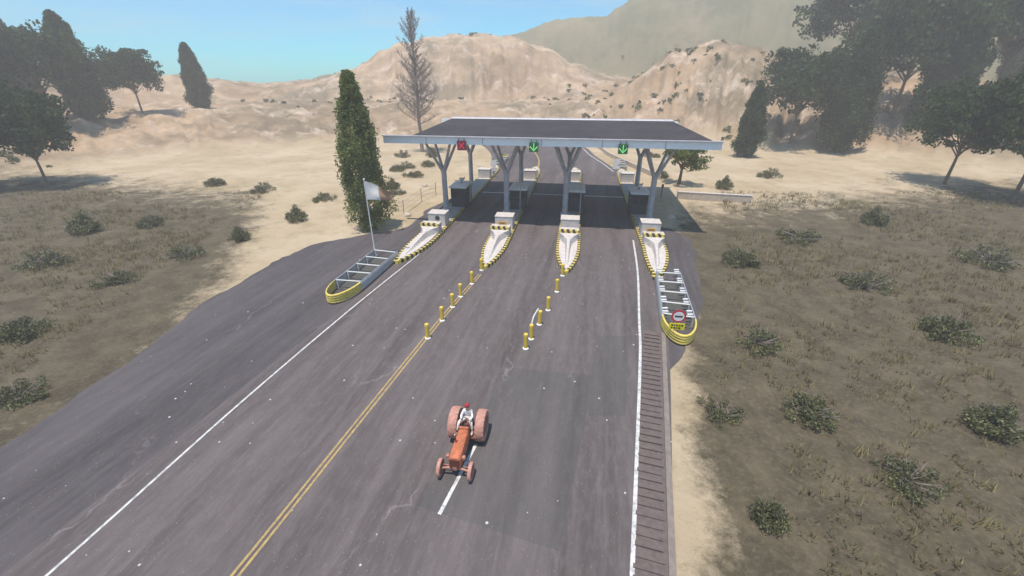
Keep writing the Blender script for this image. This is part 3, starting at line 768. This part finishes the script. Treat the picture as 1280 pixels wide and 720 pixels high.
# pale boulders
def boulder(loc, s, label):
    bm = bmesh.new(); bmesh.ops.create_icosphere(bm, subdivisions=3, radius=1)
    for v in bm.verts:
        k = 1+.35*noise.noise(v.co*1.3+Vector(loc)); v.co = Vector((v.co.x*k, v.co.y*k*.8, max(-.2, v.co.z*k*.6)))*s
    me = bpy.data.meshes.new('boulder'); bm.to_mesh(me); bm.free(); me.materials.append(M['rock'])
    o = bpy.data.objects.new('boulder', me); C.objects.link(o); o.location = loc; tag(o, label, 'rock', 'pale boulders on the sand')
boulder(at(509, 269, .1), .55, 'small white boulder on the sand between fence and canopy shadow')
boulder(at(531, 232, .1), .5, 'small boulder on the sand left of the first canopy column')
boulder(at(838, 272, .1), .6, 'pale boulder on the sand right of the rightmost booth')

# small hydrant-like marker post right of the last booth
r = empty('marker_post', at(826, 247), 0, 'thin dark marker post with reflector on the sand right of the rightmost booth', 'post')
mb = MB(); mb.tube([(0, 0, 0), (0, 0, 1.9)], .06, 8); mb.build('pole', M['black'], r)
mb = MB(); mb.box(0, -.06, 1.75, .35, .06, .5, 0, .02); mb.build('reflector', M['rust_dark'], r)

# low sand coloured wall blocks right of the booth
r = empty('concrete_wall', at(842, 248), math.radians(-14), 'low pale concrete wall running right from the rightmost booth', 'wall')
mb = MB(); mb.box(5.4, 0, .5, 10, .35, 1.0, 0, .03); mb.build('panel', M['rock'], r)
mb = MB(); mb.box(5.4, 0, 1.04, 10.1, .45, .1, 0, .02); mb.build('coping', M['concrete'], r)

# roadside parapet at the bend beyond the plaza
r = empty('parapet_wall', T(0, 0), TRZ, 'long low pale parapet wall along the outside of the far road bend', 'wall')
pts = smooth_line([Vector(p) for p in ((14.5, 78, 0), (10.5, 90, 0), (7.0, 102, 0), (4.5, 116, 0), (-3.5, 141, 0), (-20, 166, 0))], 2.5)
mb = MB()
for a, b in zip(pts, pts[1:]):
    n_ = (b-a).normalized(); n_ = Vector((n_.y, -n_.x, 0))*.18; U = Vector((0, 0, .85))
    mb.add([a-n_, a+n_, b+n_, b-n_, a-n_+U, a+n_+U, b+n_+U, b-n_+U], [(4, 5, 6, 7), (0, 1, 5, 4), (1, 2, 6, 5), (2, 3, 7, 6), (3, 0, 4, 7)])
mb.build('wall', M['rock'], r)

# ---------------------------------------------------------------- vegetation
def leafcloud(mb, c, rad, n, size, mi=0, rnd=random):
    for _ in range(n):
        while True:
            p = Vector((rnd.uniform(-1, 1), rnd.uniform(-1, 1), rnd.uniform(-1, 1)))
            if p.length < 1: break
        p = Vector((c[0]+p.x*rad[0], c[1]+p.y*rad[1], c[2]+p.z*rad[2]))
        s_ = size*rnd.uniform(.6, 1.3)
        a = Vector((rnd.gauss(0, 1), rnd.gauss(0, 1), rnd.gauss(0, .6))).normalized(); b = a.orthogonal().normalized()
        b = (b + Vector((0, 0, rnd.uniform(0, 1.2)))).normalized(); a = a.cross(b).normalized()
        mb.add([p-a*s_*.5, p+b*s_*.5, p+a*s_*.5, p-b*s_*.9], [(0, 1, 2, 3)], mi)
def make_cypress(h, w, seed, m, leaf=.22, clumps=420, per=26, base=.06, wob=1.0):
    rnd = random.Random(seed); r = empty('cypress_tree')
    mb = MB(); pts = [(rnd.uniform(-.06, .06)*i, rnd.uniform(-.06, .06)*i, h*.92*i/6) for i in range(7)]; mb.tube(pts, [.26*(1-i/6.6)*h/14 for i in range(7)], 9)
    for i in range(26):
        z = h*(base+.06+.8*rnd.random()); a = rnd.uniform(0, 2*PI); l = w*.4*(1-z/h)**.6+.2
        mb.tube([(0, 0, z), (math.cos(a)*l*.5, math.sin(a)*l*.5, z+l*.5), (math.cos(a)*l, math.sin(a)*l, z+l*1.2)], [.05, .035, .015], 5)
    mb.build('trunk', M['bark'], r, True)
    mb = MB()
    for _ in range(clumps):
        t = rnd.random()**.85; z = h*(base+(1-base)*t)
        env = w/2*(min(1, (t/.12)**.6) * (1-t**2.2)**.75 + .03)
        a = rnd.uniform(0, 2*PI); k = noise.noise(Vector((math.cos(a)*1.6, math.sin(a)*1.6, z*.35+seed)))*.45*wob
        rr = env*(.55+.45*rnd.random()+k*.7)
        c = (math.cos(a)*rr, math.sin(a)*rr, min(z, h*.97))
        cr = .38*w/4*(1.1-.5*t)
        leafcloud(mb, c, (cr, cr, cr*2.2), per, leaf, 0, rnd)
    mb.build('crown', m, r)
    return r
cy = make_cypress(16.6, 5.0, 3, M['leaf'], .17, 760, 44, .03, 1.9)
p = at(463, 287); put(cy, (p.x, p.y, 0), 0); tag(cy, 'tall green cypress on the sand behind the flagpole', 'tree')
pine = make_cypress(20, 7.0, 11, M['leaf_dark'], .30, 900, 34, .07, 2.2); pine.name = 'evergreen_tree'
# leafy tree right of the canopy column
def make_broad(seed, h, w, m, leaf=.25, nb=11, per=9):
    rnd = random.Random(seed); r = empty('leafy_tree'); mb = MB()
    mb.tube([(0, 0, 0), (.1, .05, h*.25), (.05, 0, h*.5)], [.3, .22, .15], 9)
    tips = []
    for i in range(nb):
        a = i*2.4; l = w*.36*rnd.uniform(.6, 1.1); z = h*rnd.uniform(.5, .9)
        mb.tube([(.08, 0, h*(.3+.2*i/nb)), (math.cos(a)*l*.5, math.sin(a)*l*.5, (h*.35+z)/2), (math.cos(a)*l, math.sin(a)*l, z)], [.12, .08, .03], 6); tips.append((math.cos(a)*l, math.sin(a)*l, z))
    mb.build('trunk', M['bark'], r, True)
    mb = MB()
    for t in tips:
        for _ in range(per):
            c = (t[0]+rnd.gauss(0, w*.09), t[1]+rnd.gauss(0, w*.09), t[2]+rnd.gauss(0, h*.08)); cr = rnd.uniform(.4, .8)*w/6; leafcloud(mb, c, (cr, cr, cr*.7), 55, leaf, 0, rnd)
    mb.build('crown', m, r); return r
br = make_broad(5, 7.2, 6.5, M['leaf']); p = at(842, 232); put(br, (p.x+1.2, p.y+1, 0)); tag(br, 'bright green leafy tree behind the right end of the canopy', 'tree')

pine2 = make_broad(17, 17, 15, M['leaf_dark'], .42, 24, 12); pine2.name = 'broad_tree'
left_spots = [(85, 188, 1.15, 1), (25, 200, 1.1, 0), (130, 182, 1.2, 0), (-45, 196, 1.3, 1), (190, 174, .9, 1), (262, 165, .95, 0), (55, 170, 1.3, 0), (-20, 236, 1.0, 1), (60, 232, .8, 1)]
right_spots = [(930, 196, .75, 0), (985, 186, 1.2, 1), (1045, 192, 1.25, 0), (1100, 186, 1.5, 1), (1150, 190, 1.3, 0), (1210, 186, 1.5, 1), (1262, 200, 1.25, 0), (1330, 190, 1.4, 1), (1030, 170, 1.6, 1), (1150, 168, 1.8, 1), (1240, 166, 1.8, 0), (1180, 230, .9, 1), (1265, 250, 1.0, 1)]
first = [True, True]
words = ['first', 'second', 'third', 'fourth', 'fifth', 'sixth', 'seventh', 'eighth', 'ninth', 'tenth', 'eleventh', 'twelfth', 'thirteenth']
for spots, side in ((sorted(left_spots), 'left'), (sorted(right_spots), 'right')):
    for i, (u, v, s_, k) in enumerate(spots):
        src = (pine, pine2)[k]
        if first[k]: o = src; first[k] = False
        else: o = copy_tree(src)
        p = at(u, v); put(o, (p.x, p.y, height(math.atan2(p.x, p.y), math.hypot(p.x, p.y))[0]-.3), i*1.7, s_)
        tag(o, f"{words[i]} dark {('pointed evergreen', 'spreading tree')[k]} counted from the left in the {side} hand grove", 'tree', f'dark trees of the {side} hand grove')
# bare tall tree
def make_bare(h, seed):
    rnd = random.Random(seed); r = empty('bare_tree'); tm = MB(); bm_ = MB(); tw = MB()
    N_ = 14; spine = [Vector((noise.noise(Vector((i*.4, seed, 0)))*.6, noise.noise(Vector((seed, i*.4, 2)))*.6, h*i/N_)) for i in range(N_+1)]
    tm.tube(spine, [.42*(1-i/(N_+.8))**.9+.02 for i in range(N_+1)], 9)
    def pt(t): x = t*N_; i = min(N_-1, int(x)); return spine[i].lerp(spine[i+1], x-i)
    for i in range(95):
        t = .22+.76*(i/95)**.9; p = pt(t); a = i*2.39996+rnd.uniform(-.4, .4)
        l = h*.25*(1-t)**.65*rnd.uniform(.65, 1.15)+.5
        if .62 < t < .70: l *= .5
        up = rnd.uniform(.35, .95) if t < .75 else rnd.uniform(.9, 1.8)
        q = [p]; d = Vector((math.cos(a), math.sin(a), up*.6)).normalized(); cur = p.copy(); K = 5
        for k in range(K):
            d = (d+Vector((rnd.gauss(0, .12), rnd.gauss(0, .12), .10+rnd.gauss(0, .06)))).normalized(); cur = cur+d*l/K; q.append(cur.copy())
        bm_.tube(q, [.10*(1-t)+.03-.018*k*(1-t) if k < K else .012 for k in range(K+1)], 5)
        for k in range(1, K+1):
            for _ in range(7):
                dd = (d*.6+Vector((rnd.gauss(0, .7), rnd.gauss(0, .7), rnd.uniform(.0, .9)))).normalized(); ll = l*rnd.uniform(.12, .32)
                m1 = q[k]+dd*ll*.5; e = q[k]+dd*ll+Vector((0, 0, .08)); tw.tube([q[k], m1, e], [.028, .018, .008], 3, 0, False)
                for _ in range(3):
                    d2 = (dd+Vector((rnd.gauss(0, .7), rnd.gauss(0, .7), rnd.gauss(.2, .5)))).normalized(); tw.tube([m1, m1+d2*ll*.6], [.016, .007], 3, 0, False)
    tm.build('trunk', M['bare_bark'], r, True); bm_.build('branches', M['bare_bark'], r); tw.build('twigs', M['bare_bark'], r)
    return r
bt = make_bare(29, 4); p = at(528, 190); put(bt, (p.x, p.y, -.1), .5); tag(bt, 'tall grey leafless tree rising above the left end of the canopy', 'tree')

# bushes
def make_bush(seed, w=1.0, h=1.0, dry=.3):
    rnd = random.Random(seed); r = empty('bush'); mb = MB()
    for i in range(34):
        a = rnd.uniform(0, 6.3); q = rnd.uniform(.25, 1.05)*w; z = rnd.uniform(.45, 1.05)*h*(1.25-q*.6/w)
        mb.tube([(0, 0, 0), (math.cos(a)*q*.45, math.sin(a)*q*.45, z*.55), (math.cos(a+.2)*q, math.sin(a+.2)*q, z)], [.022, .014, .005], 4)
    mb.build('stems', M['bare_bark'], r); mb = MB()
    for i in range(int(70*(1-dry))):
        a = rnd.uniform(0, 6.3); q = rnd.random()**.6; lump = 1+.35*noise.noise(Vector((math.cos(a)*1.5, math.sin(a)*1.5, seed)))
        leafcloud(mb, (math.cos(a)*q*.9*w*lump, math.sin(a)*q*.9*w*lump, h*(.12+.78*rnd.random()*(1.12-q*.8))), (.24, .24, .18), 46, .075, 0, rnd)
    mb.build('foliage', M['leaf_bush'], r); return r
bu = [make_bush(1), make_bush(2, 1.2, .75, .45), make_bush(3, .8, 1.2, .2), make_bush(4, 1.1, .9, .6)]
bspots = [(497, 214, 1.5, 'dusty bush on the sand, topmost of those beside the cypress'), (519, 221, 1.7, 'dusty bush nearest the left canopy column'), (491, 236, 1.4, 'dusty bush just right of the cypress trunk'), (509, 210, 1.6, 'dusty bush high on the sand between cypress and column'),
          (535, 208, 1.5, 'dusty bush right behind the left canopy column'), (495, 243, 1.2, 'small dusty bush beside the wire fence'), (540, 196, 1.7, 'far dusty bush seen under the canopy at left'), (505, 196, 1.8, 'far dusty bush below the left end of the fascia'), (826, 222, 1.5, 'dusty bush at the foot of the green leafy tree'), (814, 196, 1.6, 'far dusty bush beyond the right canopy column'),
          (372, 276, 1.6, 'dusty bush on the sand left of the cypress'), (330, 240, 1.8, 'dusty bush on open sand well left of the cypress'), (270, 232, 1.6, 'dusty bush near the left hand grove'), (404, 250, 1.5, 'dusty bush behind the left side of the cypress'), (905, 236, 1.7, 'dusty bush on the sand right of the canopy'), (962, 222, 2.0, 'dusty bush before the right hand grove')]
for i, (u, v, s_, lab) in enumerate(bspots):
    k = i % 4; o = bu[k] if i < 4 else copy_tree(bu[k]); p = at(u, v); put(o, (p.x, p.y, 0), i*1.3, s_); tag(o, lab, 'bush', 'dusty bushes on the sand')

# bushes on the dark verges beside the road
rv = random.Random(5)
vl = [(60, 330, 1.7), (150, 352, 1.4), (30, 420, 1.5), (230, 322, 1.6), (110, 290, 2.0), (300, 300, 1.3), (20, 500, 1.2), (190, 282, 1.5)]
vr = [(925, 330, 1.7), (1000, 300, 1.9), (945, 430, 1.4), (1080, 360, 1.8), (1010, 520, 1.3), (1180, 420, 1.7), (1130, 600, 1.1), (1235, 330, 2.1), (1090, 280, 1.8), (960, 650, .9), (1240, 540, 1.4), (900, 520, 1.0)]
for side, lst in (('left', sorted(vl)), ('right', sorted(vr))):
    for i, (u, v, s_) in enumerate(lst):
        o = copy_tree(bu[(i*3+1) % 4]); p = at(u, v); put(o, (p.x, p.y, 0), i*2.1, s_)
        tag(o, f"{words[i]} bush counted from the left on the dark verge {side} of the road", 'bush', f'bushes on the {side} verge')
# dry grass on the verges: uncountable
mb = MB(); cnt = 0
while cnt < 9000:
    x, y = rv.uniform(-75, 75), rv.uniform(2, 66)
    lim = (11.2 if y < 22 else 14+max(0, y-22)*.42) if x > 0 else -(26+.18*y)
    if x > 0 and (x < lim-.12*0 or x < 4.5+.31*y+1.2): continue
    if x < 0 and x > lim: continue
    if noise.noise(Vector((x*.09, y*.09, 2))) + .35*noise.noise(Vector((x*.4, y*.4, 7))) < rv.uniform(-.35, .3): continue
    cnt += 1; hh = rv.uniform(.15, .6)
    for _ in range(7):
        a = rv.uniform(0, 2*PI); d = Vector((math.cos(a), math.sin(a), 0)); o_ = Vector((x+rv.gauss(0, .15), y+rv.gauss(0, .15), 0)); sd_ = Vector((-d.y, d.x, 0))*.03
        mb.add([o_-sd_, o_+sd_, o_+d*hh*.5+Vector((0, 0, hh))], [(0, 1, 2)])
M['dry_grass'] = leaf_mat('dry grass', (.13, .11, .05), (.30, .25, .12), .3)
tag(mb.build('dry_grass', M['dry_grass']), 'short dry grass growing in tufts on the verges', 'grass', None, 'stuff')

# far scrub scattered over the hills: uncountable
rnd = random.Random(99); mb = MB()
cnt = 0
while cnt < 260:
    az = math.radians(rnd.uniform(-52, 52)); r_ = rnd.uniform(118, 350)
    if noise.noise(Vector((r_*math.sin(az)*.012, r_*math.cos(az)*.02, 5))) < rnd.uniform(.05, .45): continue
    h, l, k = height(az, r_) if r_ > 120 else (0, 0, 0)
    x, y = r_*math.sin(az), r_*math.cos(az)
    if r_ < 180 and h < 1 and -150 < x < 45: 
        if x > -45 or y > 105: continue
    s_ = rnd.uniform(.5, 1.2)*(1+r_/600)
    leafcloud(mb, (x, y, h+s_*.25), (s_*.8, s_*.8, s_*.45), 22, s_*.55, 0, rnd); cnt += 1
tag(mb.build('scrub', M['leaf_bush']), 'low dry scrub dotted over the distant hillsides', 'scrub', None, 'stuff')

# ---------------------------------------------------------------- tractor
tr_f, tr_r = at(570, 595.5), at(586, 546.5)
fwd = (tr_f-tr_r); ang = math.atan2(-fwd.x, fwd.y)
t = empty('tractor', (0, 0, 0), 0, 'small old rusty orange tractor driving towards the camera', 'tractor')
WB = 2.45
t.location = (tr_f.x-fwd.normalized().x*WB, tr_f.y-fwd.normalized().y*WB, .021); t.rotation_euler = (0, 0, ang)
def wheel(x, y, R_, w, n_lug, name):
    r = empty(name); r.parent = t; r.location = (x, y, R_)
    mb = MB()
    mb.lathe([(R_*.62, -w*.42), (R_*.80, -w*.5), (R_*.93, -w*.46), (R_*.975, -w*.25), (R_*.985, 0), (R_*.975, w*.25), (R_*.93, w*.46), (R_*.80, w*.5), (R_*.62, w*.42)], 36, 'x')
    if n_lug:
        for i in range(n_lug):
            for s_ in (-1, 1):
                a = 2*PI*(i+.25*s_)/n_lug; da = .13
                def P(xx, aa, rr): return (xx, rr*math.cos(aa), rr*math.sin(aa))
                x0, x1 = s_*w*.02, s_*w*.48; th = .035
                vs = [P(x0, a, R_*.97), P(x0, a+th, R_*.97), P(x1, a+da+th, R_*.93), P(x1, a+da, R_*.93), P(x0, a, R_*.995), P(x0, a+th, R_*.995), P(x1, a+da+th, R_*.965), P(x1, a+da, R_*.965)]
                mb.add(vs, [(4, 5, 6, 7), (0, 1, 5, 4), (1, 2, 6, 5), (2, 3, 7, 6), (3, 0, 4, 7)])
    mb.build('tyre', M['rust_tyre'], r, True)
    mb = MB(); mb.lathe([(R_*.64, -w*.40), (R_*.60, -w*.36), (R_*.58, -w*.1), (R_*.58, w*.1), (R_*.60, w*.36), (R_*.64, w*.40)], 32, 'x')
    for s_ in (-1, 1): mb.lathe([(0, s_*w*.30), (R_*.16, s_*w*.28), (R_*.2, s_*w*.16), (R_*.57, s_*w*.12), (R_*.6, s_*w*.2)], 28, 'x')
    for i in range(8):
        a = 2*PI*i/8; mb.box(w*.33*(1 if x > 0 else -1)*.7, R_*.3*math.cos(a), R_*.3*math.sin(a), .04, .05, .05)
    mb.build('rim', M['rust_rim'], r, True)
    return r
for s_ in (-1, 1):
    wheel(s_*.66, 0, .78, .46, 20, 'rear_wheel'); wheel(s_*.70, WB, .42, .17, 0, 'front_wheel')
mb = MB()     # hood as a rounded loft
secs = []
for y, hw, z0, z1 in ((.78, .25, .66, 1.28), (1.3, .27, .62, 1.27), (2.0, .28, .60, 1.23), (2.42, .28, .58, 1.19), (2.50, .26, .60, 1.14)):
    pr = [(-hw, z0), (hw, z0), (hw, z1-.16), (hw*.86, z1-.05), (hw*.5, z1), (-hw*.5, z1), (-hw*.86, z1-.05), (-hw, z1-.16)]; secs.append([(x, y, z) for x, z in pr])
k = 8; vs = [v for s_ in secs for v in s_]
mb.add(vs, [(i*k+j, i*k+(j+1) % k, (i+1)*k+(j+1) % k, (i+1)*k+j) for i in range(4) for j in range(k)]+[tuple(range(k))[::-1], tuple(4*k+j for j in range(k))])
hood = mb.build('hood', M['rust'], t, True)
mb = MB(); mb.box(0, 2.51, .87, .44, .05, .46, 0, .02)
for i in range(7): mb.box(-.18+.06*i, 2.54, .87, .02, .03, .4)
mb.build('grille', M['rust_dark'], hood)
for s_ in (-1, 1):
    mb = MB(); mb.lathe([(0, .05), (.08, .04), (.1, 0), (.07, -.12), (0, -.14)], 16, 'y', (s_*.36, 2.3, 1.0)); mb.tube([(s_*.26, 2.25, .95), (s_*.36, 2.25, .98)], .02); mb.build('headlight', M['rust_rim'], t, True)
mb = MB(); mb.tube([(-.62, WB, .42), (-.3, WB, .5), (.3, WB, .5), (.62, WB, .42)], .05, 8); mb.tube([(-.6, WB-.16, .46), (.6, WB-.16, .46)], .022, 6); mb.box(0, WB, .56, .2, .2, .22, 0, .03); mb.build('front_axle', M['rust_rim'], t)
mb = MB(); mb.tube([(-.6, 0, .8), (.6, 0, .8)], [.11, .11], 12); mb.box(0, .1, .8, .42, .7, .42, 0, .06); mb.build('rear_axle', M['rust_dark'], t, True)
mb = MB(); mb.box(0, 1.45, .55, .34, 2.0, .26, 0, .05); mb.box(0, .55, .78, .4, .55, .46, 0, .06); mb.build('chassis', M['rust_dark'], t)
mb = MB(); mb.box(0, .84, 1.22, .46, .12, .3, 0, .05); mb.build('dashboard', M['rust'], t)
for s_ in (-1, 1):
    mb = MB(); mb.box(s_*.42, .5, .58, .36, .5, .04, 0, .01); mb.build('footplate', M['rust_dark'], t)
mb = MB(); mb.tube([(0, .84, 1.25), (0, .62, 1.46)], .022, 8); pts = [Vector((math.cos(a)*.2, .60-math.sin(a)*.09, 1.47+math.sin(a)*.17*1.0)) for a in [2*PI*i/24 for i in range(25)]]; mb.tube(pts, .016, 6, 0, False)
for a in (0, 2.1, 4.2): mb.tube([(0, .60, 1.47), (math.cos(a)*.2, .6-math.sin(a)*.09, 1.47+math.sin(a)*.17)], .012, 5)
mb.build('steering_wheel', M['black_part'], t)
mb = MB(); mb.tube([(0, .1, .95), (0, -.05, 1.08)], .04, 8); mb.box(0, .0, 1.10, .42, .40, .06, 0, .025); mb.box(0, -.2, 1.22, .42, .05, .24, 0, .02); mb.build('seat', M['rust_dark'], t)
mb = MB(); mb.tube([(.14, 1.7, 1.2), (.14, 1.7, 1.62), (.14, 1.66, 1.68)], [.03, .03, .03], 8); mb.build('exhaust_pipe', M['rust_dark'], t)

# ---------------------------------------------------------------- driver
S = 1.16   # seat height
pel, sp1, ch, nk = (0, -.02, S+.08), (0, .0, S+.25), (0, .05, S+.45), (0, .085, S+.60)
hd1, hd2 = (0, .11, S+.68), (0, .12, S+.80)
arms = {-1: [(-.18, .06, S+.50), (-.27, .22, S+.30), (-.19, .50, S+.30)], 1: [(.18, .06, S+.50), (.28, .20, S+.28), (.20, .50, S+.30)]}
legs = {-1: [(-.11, .02, S+.06), (-.24, .42, S+.06), (-.30, .46, S-.36), (-.30, .62, S-.43)], 1: [(.11, .02, S+.06), (.36, .38, S+.02), (.46, .62, S-.38), (.48, .76, S-.45)]}
def body_chains(g=1.0, hands=True):
    chs = [[(pel, .125), (sp1, .115), (ch, .13), (nk, .055), (hd1, .07), (hd2, .095), ((0, .12, S+.88), .07)]]
    idx = 7
    for s_ in (-1, 1):
        a = arms[s_]; chs.append([2, (a[0], .06), (a[1], .045), (a[2], .03), (tuple(Vector(a[2])+Vector((-.02*s_, .07, .03))), .035)]); hand_i = idx+3; idx += 4
        l = legs[s_]; chs.append([0, (l[0], .095), (l[1], .065), (l[2], .045), (l[3], .04)]); idx += 4
        for k in range(4):
            b = Vector(a[2])+Vector((-.02*s_+(k-1.5)*.02, .09, .035)); ln = (.030, .036, .033, .025)[k]
            chs.append([hand_i, (tuple(b), .009), (tuple(b+Vector((0, ln, -.005))), .0085), (tuple(b+Vector((0, ln*1.2, -.035))), .008)]); idx += 3
        b = Vector(a[2])+Vector((-.055*s_, .05, .03)); chs.append([hand_i, (tuple(b), .010), (tuple(b+Vector((-.02*s_, .03, -.01))), .009)]); idx += 2
    return chs
dr = empty('person', t.location, ang, 'red haired person in white shirt and pale trousers sitting on the rusty tractor', 'person')
body = None
import bmesh as _b
def skin_mesh2(name, chains, m, parent=None, sub=2):
    vs, es, rad = [], [], []
    for chn in chains:
        prev = None
        for q in chn:
            if isinstance(q, int): prev = q; continue
            vs.append(q[0]); rad.append(q[1]); i = len(vs)-1
            if prev is not None: es.append((prev, i))
            prev = i
    bm = _b.new(); lay = bm.verts.layers.skin.verify(); bv = []
    for i, v in enumerate(vs):
        q = bm.verts.new(v); q[lay].radius = (rad[i], rad[i]); q[lay].use_root = (i == 0); bv.append(q)
    for a, b in es: bm.edges.new((bv[a], bv[b]))
    me = bpy.data.meshes.new(name); bm.to_mesh(me); bm.free()
    o = bpy.data.objects.new(name, me); C.objects.link(o)
    o.modifiers.new('s', 'SKIN').use_smooth_shade = True
    s2 = o.modifiers.new('u', 'SUBSURF'); s2.levels = sub; s2.render_levels = sub
    dg = bpy.context.evaluated_depsgraph_get(); dg.update()
    nm = bpy.data.meshes.new_from_object(o.evaluated_get(dg)); bpy.data.objects.remove(o)
    nm.materials.clear(); nm.materials.append(m)
    for p in nm.polygons: p.use_smooth = True; p.material_index = 0
    o = bpy.data.objects.new(name, nm); C.objects.link(o)
    if parent: o.parent = parent
    return o
skin_mesh2('body', body_chains(), M['skin'], dr, 2)
sh = [[((0, -.02, S+.06), .155), (sp1, .145), (ch, .155), ((0, .075, S+.56), .075)]]
for s_ in (-1, 1): a = arms[s_]; sh.append([2, (a[0], .078), (a[1], .062), (tuple(Vector(a[1]).lerp(Vector(a[2]), .85)), .05)])
skin_mesh2('shirt', sh, M['shirt'], dr, 2)
tz = [[((0, -.02, S+.06), .15)]]
for s_ in (-1, 1): l = legs[s_]; tz.append([0, (l[0], .115), (l[1], .085), (tuple(Vector(l[1]).lerp(Vector(l[2]), .92)), .065)])
skin_mesh2('trousers', tz, M['trouser'], dr, 2)
for s_ in (-1, 1):
    l = legs[s_]; mb = MB(); a = Vector(l[2]); b = Vector(l[3])
    mb.tube([a+Vector((0, -.06, -.045)), a+Vector((0, .02, -.04)), b+Vector((0, .0, -.01)), b+Vector((0, .05, -.01))], [.045, .06, .05, .03], 12); mb.build('shoe', M['shoe'], dr, True)
def blob(name, c, r_, m, n=2, parent=dr, cut=None):
    bm = bmesh.new(); bmesh.ops.create_icosphere(bm, subdivisions=n, radius=1)
    for v in bm.verts:
        k = 1+.06*noise.noise(v.co*4) if name == 'hair' else 1
        v.co = Vector((v.co.x*r_[0]*k+c[0], v.co.y*r_[1]*k+c[1], v.co.z*r_[2]*k+c[2]))
    me = bpy.data.meshes.new(name); bm.to_mesh(me); bm.free(); me.materials.append(m)
    for p in me.polygons: p.use_smooth = True
    o = bpy.data.objects.new(name, me); C.objects.link(o); o.parent = parent; return o
blob('hair', (0, .095, S+.855), (.125, .13, .115), M['hair'], 4)
blob('nose', (0, .222, S+.775), (.016, .022, .024), M['skin'])
for s_ in (-1, 1):
    blob('eye', (s_*.036, .205, S+.80), (.014, .01, .01), M['black'])
    blob('ear', (s_*.098, .115, S+.785), (.014, .025, .035), M['skin'])
blob('mouth', (0, .208, S+.735), (.026, .01, .008), M['rust_dark'])

# ---------------------------------------------------------------- haze
HAZE = .0014
mb = MB(); mb.box(0, 0, 64, 810, 810, 130)
hz = mb.build('haze', None or bpy.data.materials.new('pale air')); hm = hz.data.materials[0]; hm.use_nodes = True
nt = hm.node_tree; nt.nodes.remove(nt.nodes['Principled BSDF']); pv = nt.nodes.new('ShaderNodeVolumePrincipled')
pv.inputs['Density'].default_value = HAZE; pv.inputs['Color'].default_value = (1, .95, .90, 1); pv.inputs['Anisotropy'].default_value = .1
nt.links.new(pv.outputs[0], nt.nodes['Material Output'].inputs['Volume']); tag(hz, kind='stuff')

# ---------------------------------------------------------------- light, sky, camera
sd = (T(-.8, -1.9, 0)-T(0, 0, 0)); sunv = Vector((sd.x, sd.y, 9)).normalized()
sun = bpy.data.lights.new('sun', 'SUN'); sun.energy = 3.8; sun.angle = math.radians(.5); sun.color = (1, .915, .83)
so = bpy.data.objects.new('sun', sun); C.objects.link(so); so.rotation_euler = (-sunv).to_track_quat('-Z', 'Y').to_euler()
w = bpy.data.worlds.new('World'); sc.world = w; w.use_nodes = True; nt = w.node_tree; N = nt.nodes; L = nt.links
sky = N.new('ShaderNodeTexSky'); sky.sky_type = 'NISHITA'; sky.sun_disc = False
sky.sun_elevation = math.asin(sunv.z); sky.sun_rotation = math.atan2(sunv.x, sunv.y); sky.air_density = 1.0; sky.dust_density = .3; sky.ozone_density = 1.0; sky.altitude = 300
bg = N['Background']; bg.inputs['Strength'].default_value = .14
# faint high cloud streaks
tc = N.new('ShaderNodeTexCoord'); mp = N.new('ShaderNodeMapping'); mp.inputs['Scale'].default_value = (1.5, 1.5, 11); mp.inputs['Rotation'].default_value = (.1, .12, 0)
n_ = N.new('ShaderNodeTexNoise'); n_.inputs['Scale'].default_value = 2.2; n_.inputs['Detail'].default_value = 7; n_.inputs['Roughness'].default_value = .6
L.new(tc.outputs['Generated'], mp.inputs[0]); L.new(mp.outputs[0], n_.inputs['Vector'])
r_ = N.new('ShaderNodeMapRange'); r_.inputs[1].default_value = .45; r_.inputs[2].default_value = .75; r_.inputs[4].default_value = .5; L.new(n_.outputs[0], r_.inputs[0])
mx = N.new('ShaderNodeMix'); mx.data_type = 'RGBA'; L.new(r_.outputs[0], mx.inputs[0]); tn = N.new('ShaderNodeMix'); tn.data_type = 'RGBA'; tn.blend_type = 'MULTIPLY'; tn.inputs[0].default_value = 1; L.new(sky.outputs[0], tn.inputs[6]); tn.inputs[7].default_value = (.17, .62, .86, 1); L.new(tn.outputs[2], mx.inputs[6]); mx.inputs[7].default_value = (2.6, 3.6, 4.1, 1)
L.new(mx.outputs[2], bg.inputs['Color'])

cam = bpy.data.cameras.new('camera'); cam.sensor_width = 36; cam.lens = 36*FPX/1280; cam.clip_end = 20000; cam.clip_start = .1
co = bpy.data.objects.new('camera', cam); C.objects.link(co); co.location = (0, 0, CAMH); co.rotation_euler = (PI/2-PITCH, 0, 0); sc.camera = co
sc.view_settings.view_transform = 'Standard'; sc.view_settings.look = 'None'; sc.view_settings.gamma = 1; sc.view_settings.exposure = .55
sc.cycles.volume_bounces = 1; sc.cycles.max_bounces = 6; sc.cycles.volume_step_rate = 5
